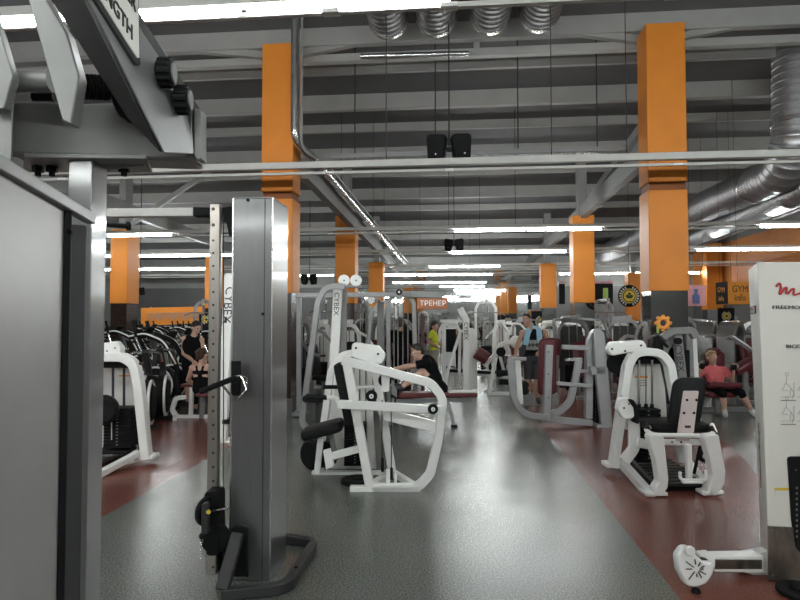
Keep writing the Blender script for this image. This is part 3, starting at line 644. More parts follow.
# floor arm with the pulley disc
ar = [P(713, 562, 3.72), P(764, 562, 3.80)]
part('floor_arm', MB().prism(PL([(714, 557, 3.72), (764, 556, 3.80), (764, 573, 3.80), (714, 572, 3.72)]), FW*.10), WHITE, t, .006)
part('arm_inset', MB().prism(PL([(716, 560, 3.71), (762, 560, 3.785), (762, 569, 3.785), (716, 569, 3.71)]), FW*.012), BROWNSTEEL, t)
part('arm_gusset', MB().prism(PL([(738, 557), (769, 551), (771, 580), (742, 572)], 3.84), FW*.08), WHITE, t, .004)
part('pulley_bracket', MB().prism(fillet(PL([(701, 556), (715, 555), (716, 568), (703, 568)], 3.66), .02, 3, True), FW*.09), WHITE, t, .006)
part('bracket_bolt', MB().disc(P(703.5, 561, 3.64), FW-RT*.4, .020, .03, 16), DGREY, t)
kid = fillet(PL([(684, 546), (692, 547), (697, 556), (706, 563), (715, 562), (714, 574), (707, 584), (697, 588), (687, 586), (679, 571), (677, 556)], 3.58), .05, 5, True)
pc = part('pulley_cover', MB().prism(kid, (FW*.9-RT*.25)*.05), WHITE, t, .012)
kc = P(696.5, 569, 3.575)
for a, r0_, r1_ in ((20, .03, .055), (60, .02, .05), (100, .03, .065), (145, .02, .085), (180, .03, .07), (232, .02, .085), (270, .03, .05), (300, .02, .065), (330, .02, .07), (0, .02, .045)):
    u = RT*math.cos(math.radians(a))+UP*math.sin(math.radians(a)); w_ = (-RT*math.sin(math.radians(a))+UP*math.cos(math.radians(a)))*.003
    part('cover_slot', MB().prism([kc+u*r0_*.9+w_, kc+u*r1_*.9+w_, kc+u*r1_*.9-w_, kc+u*r0_*.9-w_], -FW*.003), INK, pc)
part('cover_cap', MB().disc(P(690, 551, 3.57), FW, .03, .02, 20, .006), WHITE, t)
part('cable_stop_ball', MB().ball(P(696, 592, 3.60), .028), BLACK, t)
part('cable_clip', MB().torus(P(698.5, 600, 3.6), (0, 1, 0), .012, .004, 12).rod(P(697, 596, 3.6), P(702, 606, 3.6), .005), CHROME, t)
solo('floor_pad', MB().disc(G(801, 594)+V((0, 0, .015)), UP, .13, .03, 30, .006).disc(G(799, 594)+V((0, 0, .035)), UP, .045, .02, 20, .004), RUBBER, 'black round rubber base lying on the red floor before the cream tower', 'floor pad')
# ---------------------------------------------------------------- white shoulder press machine in the aisle
def rr(p, d): return P(p[0], p[1], d)
def tube(name, pts, d, w_, h_, m, t, fil=0, nrm=None, bev=.008):
    return part(name, MB().sweep(PL(pts, d), (w_, h_), nrm or FW, fil=fil), m, t, bev)
def plate(name, pts, d, th, m, t, fil=0, bev=.004, label=None):
    return part(name, MB().prism(fillet(PL(pts, d), fil, 5, True) if fil else PL(pts, d), FW*th), m, t, bev, label)
def wheel(t, px, py, d, r, ax=None, th=.03, cap=WHITE):
    o = part('pulley', MB().disc(P(px, py, d), ax or FW, r, th, 24, .006), BLACK, t)
    part('pulley_cap', MB().disc(P(px, py, d)-(ax or FW)*(th*.6), ax or FW, r*.38, .012, 16), cap, o)
    part('pulley_bolt', MB().disc(P(px, py, d)-(ax or FW)*(th*.6+.008), ax or FW, r*.15, .01, 8), DGREY, o); return o
def stack(t, x0, x1, y0, y1, d, dep, n=12, name='weight_stack'):
    a = P(x0, y1, d); b = P(x1, y0, d); wd = (b-a).dot(RT); s = part(name, MB().prism([a, a+RT*wd, a+RT*wd+FW*dep, a+FW*dep], (0, 0, .02)), BLACK, t)
    h = (b.z-a.z-.02)/n
    for k in range(n):
        z = a.z+.02+h*k; q = V((a.x, a.y, z))
        part('weight_plate', MB().prism([q, q+RT*wd, q+RT*wd+FW*dep, q+FW*dep], (0, 0, h*.86)), BLACK, s, .003)
        part('plate_mark', MB().prism([q+RT*wd*.46-FW*.002+UP*h*.3, q+RT*wd*.54-FW*.002+UP*h*.3, q+RT*wd*.54-FW*.002+UP*h*.6, q+RT*wd*.46-FW*.002+UP*h*.6], FW*.002), PALEINK, s)
    return s
t = thing('press_machine', 'white shoulder press machine with black pads standing in the grey aisle', 'gym machine', GD(385, 5.9)); d = 5.72; W = .085
tube('side_frame', [(342, 360), (431, 383), (443, 398), (438, 440), (430, 474), (417, 488), (372, 488)], d, W, .082, WHITE, t, .16)
tube('front_upright', [(347, 362), (370, 487)], d, W, .085, WHITE, t)
tube('base_rail', [(350, 489), (420, 489)], d, W, .062, WHITE, t)
for x in (351, 413): plate('foot', [(x-3, 491), (x+6, 491), (x+6, 494), (x-3, 494)], d-.01, .12, WHITE, t, bev=.002)
tube('lever_arm', [(338, 404), (442, 410)], d-.10, .06, .078, WHITE, t)
wheel(t, 433, 409, d-.16, .048)
tube('lower_link', [(384, 414), (436, 427)], d+.12, .05, .11, WHITE, t)
tube('inner_upright', [(374, 362), (392, 470)], d+.38, .07, .08, WHITE, t)
tube('cross_tie', [(372, 486, d), (391, 474, d+.38)], None, .08, .07, WHITE, t, nrm=UP)
tube('cross_tie', [(418, 488, d), (392, 472, d+.42)], None, .06, .06, WHITE, t, nrm=UP)
plate('cable_bracket', [(386, 470), (390, 470), (390, 488), (386, 488)], d-.02, .05, WHITE, t); plate('cable_bracket', [(394, 472), (397, 472), (397, 487), (394, 487)], d+.05, .04, WHITE, t)
plate('pulley_fork', [(352, 392), (358, 392), (358, 404), (352, 404)], d-.13, .03, WHITE, t); wheel(t, 371.5, 396, d-.06, .055)
plate('pulley_fork', [(381, 372), (390, 372), (389, 392), (382, 392)], d+.02, .04, WHITE, t, .02); wheel(t, 385, 380, d+.06, .065)
part('cable', MB().rod(P(391, 386, d+.06), P(391.5, 476, d+.05), .005), BLACK, t); part('cable', MB().rod(P(382, 400, d+.1), P(382, 470, d+.1), .005), BLACK, t)
plate('cable_end', [(381, 458), (384, 458), (384, 472), (381, 472)], d+.1, .02, BLACK, t); plate('cable_end', [(390, 468), (393, 468), (393, 480), (390, 480)], d+.03, .02, BLACK, t)
# backrest: long ribbed black pad seen edge-on
a, b = P(342, 363, d+.18), P(354, 424, d+.18); ud = (b-a).normalized()
bp = part('backrest', MB().pad((a+b)/2+RT*-.03, FW, ud, FW.cross(ud), .34, (b-a).length, .085, .05, .02), BLACKV, t)
for k in range(12):
    c = a.lerp(b, (k+.5)/12)-FW*.17-RT*.03; part('pad_rib', MB().box(c, (.07, .01, .012)), RUBBER, bp)
a, b = P(304, 434, d+.2), P(342, 424, d+.2); ud = (b-a).normalized()
part('seat', MB().pad((a+b)/2, ud, FW, ud.cross(FW), (b-a).length+.02, .36, .10, .06, .03), BLACKV, t)
tube('seat_post', [(321, 438), (317, 474)], d+.25, .06, .06, WHITE, t)
tube('seat_link', [(325, 458), (361, 448)], d+.1, .05, .07, WHITE, t); plate('link_bracket', [(323, 451), (330, 449), (334, 466), (326, 470)], d+.06, .06, WHITE, t)
tube('seat_slide', [(331, 434), (336, 460)], d+.24, .05, .05, GREY, t)
part('counterweight', MB().disc(P(314, 454, d+.5), RT*.65+FW*.7, .155, .16, 30, .03), BLACK, t)
part('counterweight', MB().disc(P(327, 454, d+.42), RT*.65+FW*.7, .13, .1, 30, .02), BLACK, t)
tube('handle_stem', [(326, 397), (336, 398), (341, 408)], d-.05, .035, .035, WHITE, t, .03)
part('hand_grip', MB().cyl(P(306, 397, d-.05), P(327, 397.5, d-.05), .022), RUBBER, t)
part('hand_grip', MB().cyl(P(323, 387, d+.35), P(338, 387, d+.35), .02), RUBBER, t)
# rear weight tower
d2 = d+.62
tube('tower_frame', [(317, 476), (331, 372), (340, 356), (352, 353), (366, 356), (375, 370), (393, 476)], d2, .085, .075, WHITE, t, .16)
tube('base_rail', [(312, 474), (394, 474)], d2, .08, .065, WHITE, t)
plate('foot', [(313, 471), (323, 471), (322, 475), (312, 475)], d2-.03, .14, WHITE, t)
plate('tower_shroud', [(336, 366), (371, 366), (376, 470), (330, 470)], d2+.22, .03, WHITE2, t)
plate('shroud_panel', [(366, 372), (372, 372), (374, 468), (364, 468)], d2+.12, .02, WHITE, t)
plate('pulley_cover', [(352, 342), (379, 346), (386, 355), (382, 364), (372, 364), (351, 357)], d2-.08, .14, WHITE, t, .04, .012)
for x, y in ((356, 348), (378, 354)): part('cover_bolt', MB().disc(P(x, y, d2-.085), FW, .012, .008, 10), BLACK, t)
for x in (348, 354, 360, 366): part('guide_rod', MB().rod(P(x, 366, d2+.1), P(x, 430, d2+.1), .009 if x != 354 else .004), CHROME if x != 354 else BLACK, t)
tube('cross_brace', [(350, 388), (374, 387)], d2-.02, .05, .03, WHITE, t)
stack(t, 344, 366, 424, 466, d2-.06, .2, 13)
solo('weight_disc', MB().disc(G(358, 483)+V((0, 0, .0225)), UP, .17, .045, 34, .008).disc(G(358, 483)+V((0, 0, .048)), UP, .06, .012, 24), RUBBER, 'black weight plate lying flat on the floor under the white shoulder press', 'weight plate')
# ---------------------------------------------------------------- white abductor machine on the red strip
t = thing('abductor_machine', 'white hip abductor machine with black seat and pinkish back plate on red floor', 'gym machine', GD(668, 6.0)); d = 6.35
tube('tower_frame', [(613, 467), (627, 366), (634, 353), (645, 351.5), (660, 353), (669, 364), (674, 392), (685, 455)], d, .12, .085, WHITE, t, .18)
plate('foot', [(607, 464), (627, 464), (627, 468), (607, 468)], d-.03, .18, WHITE, t)
tube('frame_inner_rail', [(622, 463, d), (622, 463, d-.01), (651, 496, 5.52)], None, .07, .08, WHITE, t, nrm=UP)
tube('base_rail', [(684, 458, d), (712, 492, 5.52)], None, .07, .07, WHITE, t, nrm=UP)
plate('tower_shroud', [(632, 364), (660, 364), (665, 388), (668, 430), (626, 430)], d+.14, .04, WHITE2, t)
plate('shroud_top', [(634, 356), (661, 356), (664, 364), (631, 364)], d+.05, .06, BLACK, t)
s = plate('warning_sticker', [(635, 374), (648, 374), (648, 387), (635, 387)], d+.135, .004, PAPER, t, bev=0)
part('sticker_band', MB().prism(PL([(635, 376), (648, 376), (648, 378), (635, 378)], d+.132), FW*.003), ORSIGN, s)
for y in (380, 382.5, 385): part('sticker_line', MB().prism(PL([(637, y), (646, y), (646, y+.7), (637, y+.7)], d+.132), FW*.003), PALEINK, s)
plate('pulley_cover', [(611, 342), (643, 340), (647, 346), (646, 352), (628, 353), (612, 356), (607, 350)], d-.06, .10, WHITE, t, .05, .012)
for x, y in ((612, 349), (641, 345.5), (625, 351)): part('cover_bolt', MB().disc(P(x, y, d-.062), FW, .011, .008, 10), BLACK, t)
part('cable_wheel', MB().disc(P(616, 363, d+.1), FW-RT*.3, .11, .05, 26, .01), BLACK, t)
for x, r_ in ((639, .013), (646, .005), (652, .013)): part('guide_rod', MB().rod(P(x, 360, d+.04), P(x, 412, d+.04), r_), STEELB if r_ > .01 else BLACK, t)
stack(t, 637, 661, 409, 462, d-.08, .24, 13)
for x in (639, 646, 652): part('rod_sleeve', MB().cyl(P(x, 404, d+.02), P(x, 411, d+.02), .02), BLACK, t)
d3 = 5.95
tube('swing_arm', [(626, 404), (634, 424), (634, 448), (624, 461)], d3+.15, .05, .11, WHITE, t, .12)
plate('arm_cover', [(621, 398), (631, 398), (634, 404), (636, 418), (624, 420), (618, 410)], d3+.02, .12, WHITE, t, .05, .012)
for x, y in ((624, 408), (629, 404)): part('cover_bolt', MB().disc(P(x, y, d3+.018), FW, .009, .008, 10), BLACK, t)
plate('thigh_pad', [(627, 398), (634, 400), (639, 408), (640, 424), (636, 424), (634, 408)], d3-.0, .25, BLACKV, t, .03, .012)
tube('arm_link', [(636, 442), (655, 446)], d3+.05, .06, .09, WHITE, t)
# seat and back
a, b = P(692, 382, d3+.02), P(684, 432, d3-.10); ud = (a-b).normalized(); un = RT.cross(ud)
part('backrest', MB().pad((a+b)/2+FW*.05, RT, ud, un, .32, (a-b).length+.08, .10, .08, .03), BLACKV, t)
bp = plate('back_plate', [(684, 391), (699, 391), (694, 432), (690, 441), (676, 441), (678, 432)], 5.66, .02, PINKM, t, .01, label='pinkish white back plate')
for x, y in ((687, 400), (696.5, 400), (684, 413), (694, 413)): part('plate_bolt', MB().disc(P(x, y, 5.657), FW, .012, .008, 10), BLACK, bp)
part('plate_tag', MB().prism(PL([(685, 425.5), (691, 425.5), (690.5, 428), (685, 428)], 5.657), FW*.003), INK, bp)
part('seat', MB().pad(P(672, 424.5, 6.02), RT, FW, UP, .60, .44, .09, .09, .03), BLACKV, t)
part('seat_bar', MB().sweep(PL([(654, 424, 6.0), (646, 430, 5.75), (652, 435, 5.62), (708, 436, 5.62), (715, 432, 5.72), (712, 425, 5.95)]), .022, fil=.08), WHITE, t)
part('hand_grip', MB().cyl(P(645, 423, 5.95), P(648, 430, 5.72), .024), RUBBER, t)
part('hand_grip', MB().cyl(P(712, 428, 5.85), P(714, 433, 5.68), .024), RUBBER, t)
tube('seat_beam', [(655, 442), (714, 442)], 5.72, .06, .05, WHITE, t)
for x in (672, 681, 702): part('beam_bolt', MB().disc(P(x, 442, 5.69), FW, .010, .01, 8), BLACK, t)
# broad D-shaped front legs
def dleg(x0, x1, xm, y0, y1):
    out = [(x0, y0), (x1, y0+1), (xm, (y0+y1)/2+12), (xm-2, y1-6), (xm-7, y1), (xm-18, y1)]
    q = fillet(PL(out[0:1]+out[1:], 5.52), .03, 4, False); o = []
    return out
for (p, nm) in (([(648, 434), (664, 436), (669, 478), (668, 488), (663, 495), (652, 496), (655, 488), (659, 482), (656, 462)], 1), ([(704, 436), (719, 434), (726, 472), (725, 484), (721, 491), (712, 496), (707, 496), (709, 486), (713, 476), (711, 462)], 2)):
    plate('front_leg', p, 5.5, .12, WHITE, t, .03, .012)
plate('foot', [(646, 493), (668, 493), (668, 496), (646, 496)], 5.5, .16, WHITE, t); plate('foot', [(704, 493), (724, 491), (724, 494), (704, 496)], 5.5, .16, WHITE, t)
# treaded platform
pl = [G(628, 463), G(668, 464), G(709, 492), G(655, 492)]
part('platform', MB().prism([p+UP*.05 for p in pl], (0, 0, .03)), DGREY, t, .004)
for k in range(9):
    a = pl[0].lerp(pl[3], (k+.5)/9)+UP*.082; b = pl[1].lerp(pl[2], (k+.5)/9)+UP*.082; part('tread_rib', MB().bar(a.lerp(b, .04), a.lerp(b, .96), .02, .006), MGREY, t)
part('platform_skirt', MB().prism([p*1+(sum(pl, V((0, 0, 0)))/4-p)*.05 for p in pl], (0, 0, .05)), BLACK, t)
tube('pedestal', [(688, 444), (689, 482)], 5.62, .05, .05, WHITE, t); tube('pedestal', [(661, 445), (662, 470)], 5.85, .05, .05, WHITE, t); tube('rear_post', [(678, 445), (682, 462)], 6.05, .06, .08, WHITE, t)
part('foot_peg', MB().sweep(PL([(680, 472, 5.6), (680, 480, 5.56), (706, 480, 5.56), (706, 470, 5.6)]), .015, fil=.03), WHITE, t)
tube('foot_plate', [(682, 482), (702, 482)], 5.55, .06, .02, WHITE, t)
wheel(t, 704, 456, 5.75, .06); tube('linkage', [(700, 446), (694, 474)], 5.72, .02, .03, BLACK, t)
# ---------------------------------------------------------------- silver leg press with maroon back pad
t = thing('leg_press', 'silver leg press with tall maroon back pad, man with towel behind', 'gym machine', GD(560, 9.3)); d = 9.05; LP = mat('leg_press_silver', (.36, .36, .365), .36, .35, var=.06)
plate('backrest', [(540, 339), (557, 337.5), (557, 394), (538.5, 396)], d+.06, .12, MAROON, t, .06, .03)
tube('back_post', [(549, 345), (546, 421)], d, .11, .11, LP, t)
for y in (352, 374, 398): part('post_bolt', MB().disc(P(548.5, y, d-.058), FW, .012, .008, 8), DGREY, t)
plate('post_foot', [(541, 419), (553, 419), (553, 423.5), (541, 423.5)], d-.02, .2, LP, t)
tube('base_rail', [(548, 419), (592, 423)], d+.05, .09, .09, LP, t)
tube('curved_arm', [(510, 359), (513, 396), (520, 410), (530, 416), (548, 417)], d-.05, .08, .09, LP, t, .3)
tube('curved_arm', [(545, 417), (560, 411), (570, 402), (575, 380), (579, 360)], d+.15, .08, .10, LP, t, .25)
tube('arm_top', [(565, 360), (582, 359)], d+.15, .05, .04, LP, t); tube('arm_top', [(508, 358), (526, 359)], d-.05, .06, .05, LP, t)
tube('front_post', [(517, 358), (520, 404)], d+.15, .08, .09, WHITE, t)
part('post_roller', MB().disc(P(525, 385, d+.2), FW, .06, .05, 18, .01).disc(P(525, 391, d+.2), FW, .06, .05, 18, .01), BLACK, t)
plate('foot_tray', [(520, 393), (533, 393), (536, 405), (522, 406)], d+.3, .3, GREY, t, .03); plate('foot_tray', [(552, 396), (559, 392), (559, 406), (552, 404)], d+.3, .3, GREY, t, .03)
tube('cross_rail', [(553, 383), (592, 386)], d+.1, .05, .055, LP, t)
plate('weight_cover', [(592, 345), (600, 330), (606, 330), (610, 350), (612, 400), (604, 428), (600, 420), (592, 415)], d+.3, .3, DGREY, t, .04, .01)
tube('weight_frame', [(588, 418), (589, 345), (595, 331), (600, 334), (606, 400), (608, 430)], d+.22, .13, .1, LP, t, .3)
tube('main_upright', [(598, 332), (600, 372), (606, 429)], d+.08, .1, .155, LP, t); tube('main_upright', [(590, 345), (590, 420)], d+.3, .08, .09, DGREY, t)
plate('upright_sleeve', [(591, 367), (606, 367), (607, 375), (592, 375)], d+.03, .14, LP, t); plate('upright_foot', [(597, 424), (611, 428), (611, 431), (597, 430)], d+.02, .2, LP, t)
tube('press_arm', [(562, 347), (590, 348)], d+.2, .08, .07, LP, t); tube('press_arm', [(578, 371), (594, 371)], d+.2, .06, .05, LP, t)
stack(t, 592, 599, 385, 422, d+.25, .25, 10)
# ---------------------------------------------------------------- white machine at the left with black stack
t = thing('weight_machine', 'white weight machine half hidden behind the bright grey post', 'gym machine', GD(118, 6.9)); d = 6.75
tube('tower_frame', [(72, 470), (88, 366), (96, 357), (124, 357), (135, 364), (139, 385), (147, 459)], d, .12, .10, WHITE, t, .2)
plate('foot', [(137, 456), (152, 456), (153, 459.5), (137, 459.5)], d-.04, .2, WHITE, t); plate('foot', [(66, 466), (80, 466), (80, 470), (66, 470)], d-.04, .2, WHITE, t)
plate('frame_hole', [(139, 362), (141, 362), (141, 365), (139, 365)], d-.065, .01, INK, t, bev=0)
plate('tower_shroud', [(84, 362), (131, 362), (137, 452), (82, 452)], d+.22, .03, WHITE2, t)
plate('shroud_top', [(98, 361), (130, 361), (132, 368), (96, 368)], d+.06, .1, BLACK, t, .03)
s = plate('warning_sticker', [(119, 374), (130, 374), (130, 385), (119, 385)], d+.21, .004, PAPER, t, bev=0); part('sticker_band', MB().prism(PL([(119, 375), (130, 375), (130, 376.5), (119, 376.5)], d+.205), FW*.003), ORSIGN, s)
plate('pulley_cover', [(92, 345), (116, 341), (121, 348), (120, 358), (92, 360)], d-.02, .12, WHITE, t, .05, .012)
for x, y in ((107, 351), (115, 348)): part('cover_bolt', MB().disc(P(x, y, d-.022), FW, .011, .008, 8), GREY, t)
for x in (113, 124, 100): part('guide_rod', MB().rod(P(x, 364, d+.08), P(x, 412, d+.08), .014), DGREY, t)
part('knee_pad', MB().disc(P(103, 410, d-.15), RT*.3-FW, .165, .14, 28, .04), BLACKV, t)
stack(t, 103, 131, 408, 448, d-.02, .25, 12); plate('stack_mark', [(111, 414), (112, 414), (112, 440), (111, 440)], d-.03, .004, PAPER, t, bev=0)
tube('rod_base', [(100, 450), (132, 450)], d+.1, .3, .04, BLACK, t)
tube('base_rail', [(139, 453, d), (92, 478, 6.1)], None, .07, .07, WHITE, t, nrm=UP)
part('platform', MB().prism([G(100, 467)+UP*.03, G(134, 453)+UP*.03, G(118, 447)+UP*.03, G(80, 460)+UP*.03], (0, 0, .03)), DGREY, t)
# ---------------------------------------------------------------- leaning white frame behind the tower
t = thing('weight_machine', 'white machine frame peeking out between drilled rail and grey tower', 'gym machine', GD(228, 8.1)); d = 8.0
tube('upright', [(230, 276), (222, 442)], d, .1, .13, WHITE, t)
tube('upright', [(241, 276), (252, 440)], d+.5, .1, .12, WHITE, t); tube('head_tube', [(229, 277, d), (241, 277, d+.5)], None, .1, .1, WHITE, t, nrm=UP)
plate('foot', [(218, 441), (230, 441), (230, 444.5), (218, 444.5)], d-.05, .25, WHITE, t)
tube('rear_post', [(234, 282), (234, 436)], d+.25, .07, .07, SILVER, t)
text('lettering', 'CYBEX', .16, INK, t, P(227.8, 305, d-.056), (P(227, 320, d)-P(230, 290, d)), RT, sx=1.0)
plate('logo_bar', [(224.5, 317), (227, 317), (226.7, 323), (224.2, 323)], d-.055, .005, INK, t, bev=0)
plate('seat', [(222, 420), (229, 420), (229, 424), (222, 424)], d-.1, .3, BLACKV, t, .01)
# ---------------------------------------------------------------- lat machine with big bent tube, twin pulley discs
t = thing('lat_machine', 'lat pulldown frame with long bent tube and twin white pulley discs on top', 'gym machine', GD(330, 8.8)); d = 8.4
tube('bent_tube', [(322, 432), (309, 432), (302, 422), (318, 302), (325, 288), (336, 286), (345, 287)], d, .085, .085, SILVER, t, .14)
tube('foot_tube', [(305, 432, d), (330, 440, d-.4)], None, .08, .06, DGREY, t, nrm=UP)
tube('front_post', [(338, 288), (331, 430)], d+.35, .1, .13, WHITE, t); tube('rear_post', [(344, 289), (343, 428)], d+.5, .1, .09, GREY, t)
text('lettering', 'CYBEX', .10, INK, t, P(336.3, 304, d+.295), -UP+RT*-.03, RT, sx=1.1)
tube('head_beam', [(345, 286), (361, 286)], d+.35, .1, .05, SILVER, t)
for x in (344, 356):
    o = part('pulley_disc', MB().disc(P(x, 280.5, d+.3), FW, .085, .05, 30, .008), WHITE, t); part('disc_bolt', MB().disc(P(x, 280.5, d+.27), FW, .012, .01, 8), INK, o)
tube('base_rail', [(330, 429, d+.35), (352, 427, d+.5)], None, .1, .07, WHITE, t, nrm=UP)
stack(t, 345, 358, 400, 426, d+.55, .25, 8)
tube('knee_bar', [(306, 395), (322, 396)], d-.1, .03, .03, BLACK, t); part('knee_roller', MB().cyl(P(306, 399, d-.2), P(306, 399, d+.2), .05), BLACKV, t)
tube('seat_post', [(318, 400), (317, 432)], d, .06, .06, DGREY, t); part('seat', MB().pad(P(318, 399, d), RT, FW, UP, .28, .34, .06, .05, .02), BLACKV, t)
# ---------------------------------------------------------------- cable crossover station with arched stack frames
t = thing('cable_station', 'silver cable station with arched stack frame and long top bar', 'gym machine', GD(400, 10.2)); d = 10.1
tube('top_bar', [(296, 295.5), (398, 294.5)], d, .09, .085, SILVER, t); plate('bar_collar', [(396, 289), (402, 289), (402, 299), (396, 299)], d-.08, .2, SILVER, t)
plate('top_cover', [(402, 291), (448, 291.5), (442, 298), (404, 297)], d-.1, .3, GREY, t)
for off, nm in ((0, 'arch_frame'),):
    tube(nm, [(389, 413), (388, 303), (393, 295), (408, 295), (414, 303), (416, 413)], d+.1, .1, .075, SILVER, t, .14)
tube('side_post', [(383, 412), (382, 302)], d+.3, .07, .07, GREY, t); tube('side_post', [(378, 412), (379, 300)], d+.5, .06, .06, SILVER, t); tube('far_post', [(299, 413), (299, 296)], d+.1, .08, .08, SILVER, t)
for x in (394, 398, 403, 408): part('guide_rod', MB().rod(P(x, 298, d+.2), P(x, 386, d+.2), .012), CHROME, t)
stack(t, 392, 411, 384, 411, d+.1, .25, 10)
tube('base_rail', [(378, 413), (418, 413)], d+.1, .12, .06, SILVER, t); tube('base_rail', [(294, 413), (306, 413)], d+.1, .4, .06, SILVER, t)
part('pulley_disc', MB().disc(P(371, 300, d), FW, .075, .06, 22, .01), STEELB, t); tube('pulley_arm', [(372, 300), (380, 299)], d, .04, .05, SILVER, t)
tube('cable_arm', [(372, 306), (368, 345)], d-.1, .05, .06, SILVER, t); tube('cable_arm', [(366, 345), (372, 322)], d+.1, .04, .04, SILVER, t)
wheel(t, 399, 292, d-.12, .05)
# white cage behind the yellow shirt
t = thing('power_rack', 'white power rack frame behind the man in the yellow shirt', 'gym machine', GD(456, 13.0)); d = 12.6
tube('main_upright', [(466, 396), (466, 320), (460, 308)], d, .11, .13, WHITE, t); text('lettering', 'CYBEX', .12, INK, t, P(466, 331, d-.07), -UP, RT)
tube('upright', [(471, 391), (471, 328)], d+.6, .09, .09, WHITE, t); tube('upright', [(475, 389), (475, 329)], d+.9, .09, .09, WHITE, t)
tube('top_rail', [(440, 321), (466, 321)], d+.2, .08, .06, WHITE, t); tube('bent_rail', [(441, 325), (455, 325), (460, 330), (459, 390)], d+.5, .08, .06, WHITE, t, .15)
tube('diagonal', [(461, 330), (448, 370), (444, 395)], d+.1, .06, .06, WHITE, t); tube('upright', [(444, 391), (444, 321)], d+.9, .08, .08, WHITE, t)
tube('base_rail', [(443, 396), (469, 395.5)], d, .1, .06, WHITE, t); plate('weight_guard', [(446, 329), (456, 329), (456, 352), (446, 352)], d+.9, .05, BLACK, t)
plate('lever_guard', [(421, 313), (424.5, 316), (424.5, 392), (421, 392)], d+1.0, .06, MAROON, t)
# ---------------------------------------------------------------- people
SKIN = mat('skin', (.46, .26, .18), .5, var=.05, scale=12); SKIN2 = mat('skin_fair', (.55, .33, .25), .5, var=.05, scale=12)
HAIRD = mat('dark_hair', (.018, .012, .009), .5, var=.3, scale=40, bump=.4); HAIRB = mat('blonde_hair', (.36, .24, .12), .5, var=.2, scale=40, bump=.4); HAIRBR = mat('brown_hair', (.06, .03, .018), .5, var=.3, scale=40, bump=.4)
CBLACK = mat('black_cloth', (.007, .007, .008), .9, var=.2, scale=14, bump=.3, spec=.1); CDARK = mat('charcoal_cloth', (.035, .035, .04), .8, var=.2, scale=14, bump=.3)
CYEL = mat('lime_yellow_cloth', (.62, .70, .04), .75, var=.06, scale=10, bump=.3); CBEIGE = mat('beige_cloth', (.42, .38, .32), .8, var=.08, scale=10, bump=.3)
CPINK = mat('coral_pink_cloth', (.75, .16, .17), .75, var=.06, scale=10, bump=.3); CTOWEL = mat('light_blue_towel', (.30, .52, .66), .9, var=.12, scale=40, bump=.5)
CGREY = mat('grey_print_cloth', (.22, .22, .20), .8, var=.1); SHOEW = mat('white_shoe', (.6, .6, .6), .5, var=.05); SHOED = mat('dark_shoe', (.03, .03, .035), .5)
EYEW = mat('eye_white', (.75, .73, .7), .3); EYED = mat('eye_dark', (.02, .012, .01), .2); LIP = mat('lip', (.35, .13, .11), .5)
def cap(mb, a, b, ra, rb, e0=True, e1=True, sc=None):
    a, b = V(a), V(b); t = (b-a).normalized(); u = t.orthogonal().normalized(); w_ = t.cross(u); rings = []; n = 16
    prof = []
    if e0: prof += [(a-t*ra*math.sin(k), ra*math.cos(k)) for k in (1.45, 1.0, .5)]
    prof += [(a, ra), (b, rb)]
    if e1: prof += [(b+t*rb*math.sin(k), rb*math.cos(k)) for k in (.5, 1.0, 1.45)]
    for p, r in prof: rings.append([p+(u*math.cos(2*math.pi*k/n)+w_*math.sin(2*math.pi*k/n))*r for k in range(n)])
    mb.ring(rings, False)
def bake(mb, vox, smooth=4):
    me = mb.mesh('tmp'); o = bpy.data.objects.new('tmp', me); COL.objects.link(o)
    m = o.modifiers.new('r', 'REMESH'); m.mode = 'VOXEL'; m.voxel_size = vox; m.use_smooth_shade = True
    s = o.modifiers.new('s', 'SMOOTH'); s.iterations = smooth; s.factor = .5
    dg = bpy.context.evaluated_depsgraph_get(); dg.update()
    out = bpy.data.meshes.new_from_object(o.evaluated_get(dg)); bpy.data.objects.remove(o); bpy.data.meshes.remove(me)
    return out
def bpart(name, mb, vox, m, t, smooth=4):
    me = bake(mb, vox, smooth); me.name = name; org = ORG[t]
    me.transform(Matrix.Translation(-org)); me.materials.clear(); me.materials.append(m)
    o = bpy.data.objects.new(name, me); COL.objects.link(o); o.parent = t; ORG[o] = org; return o
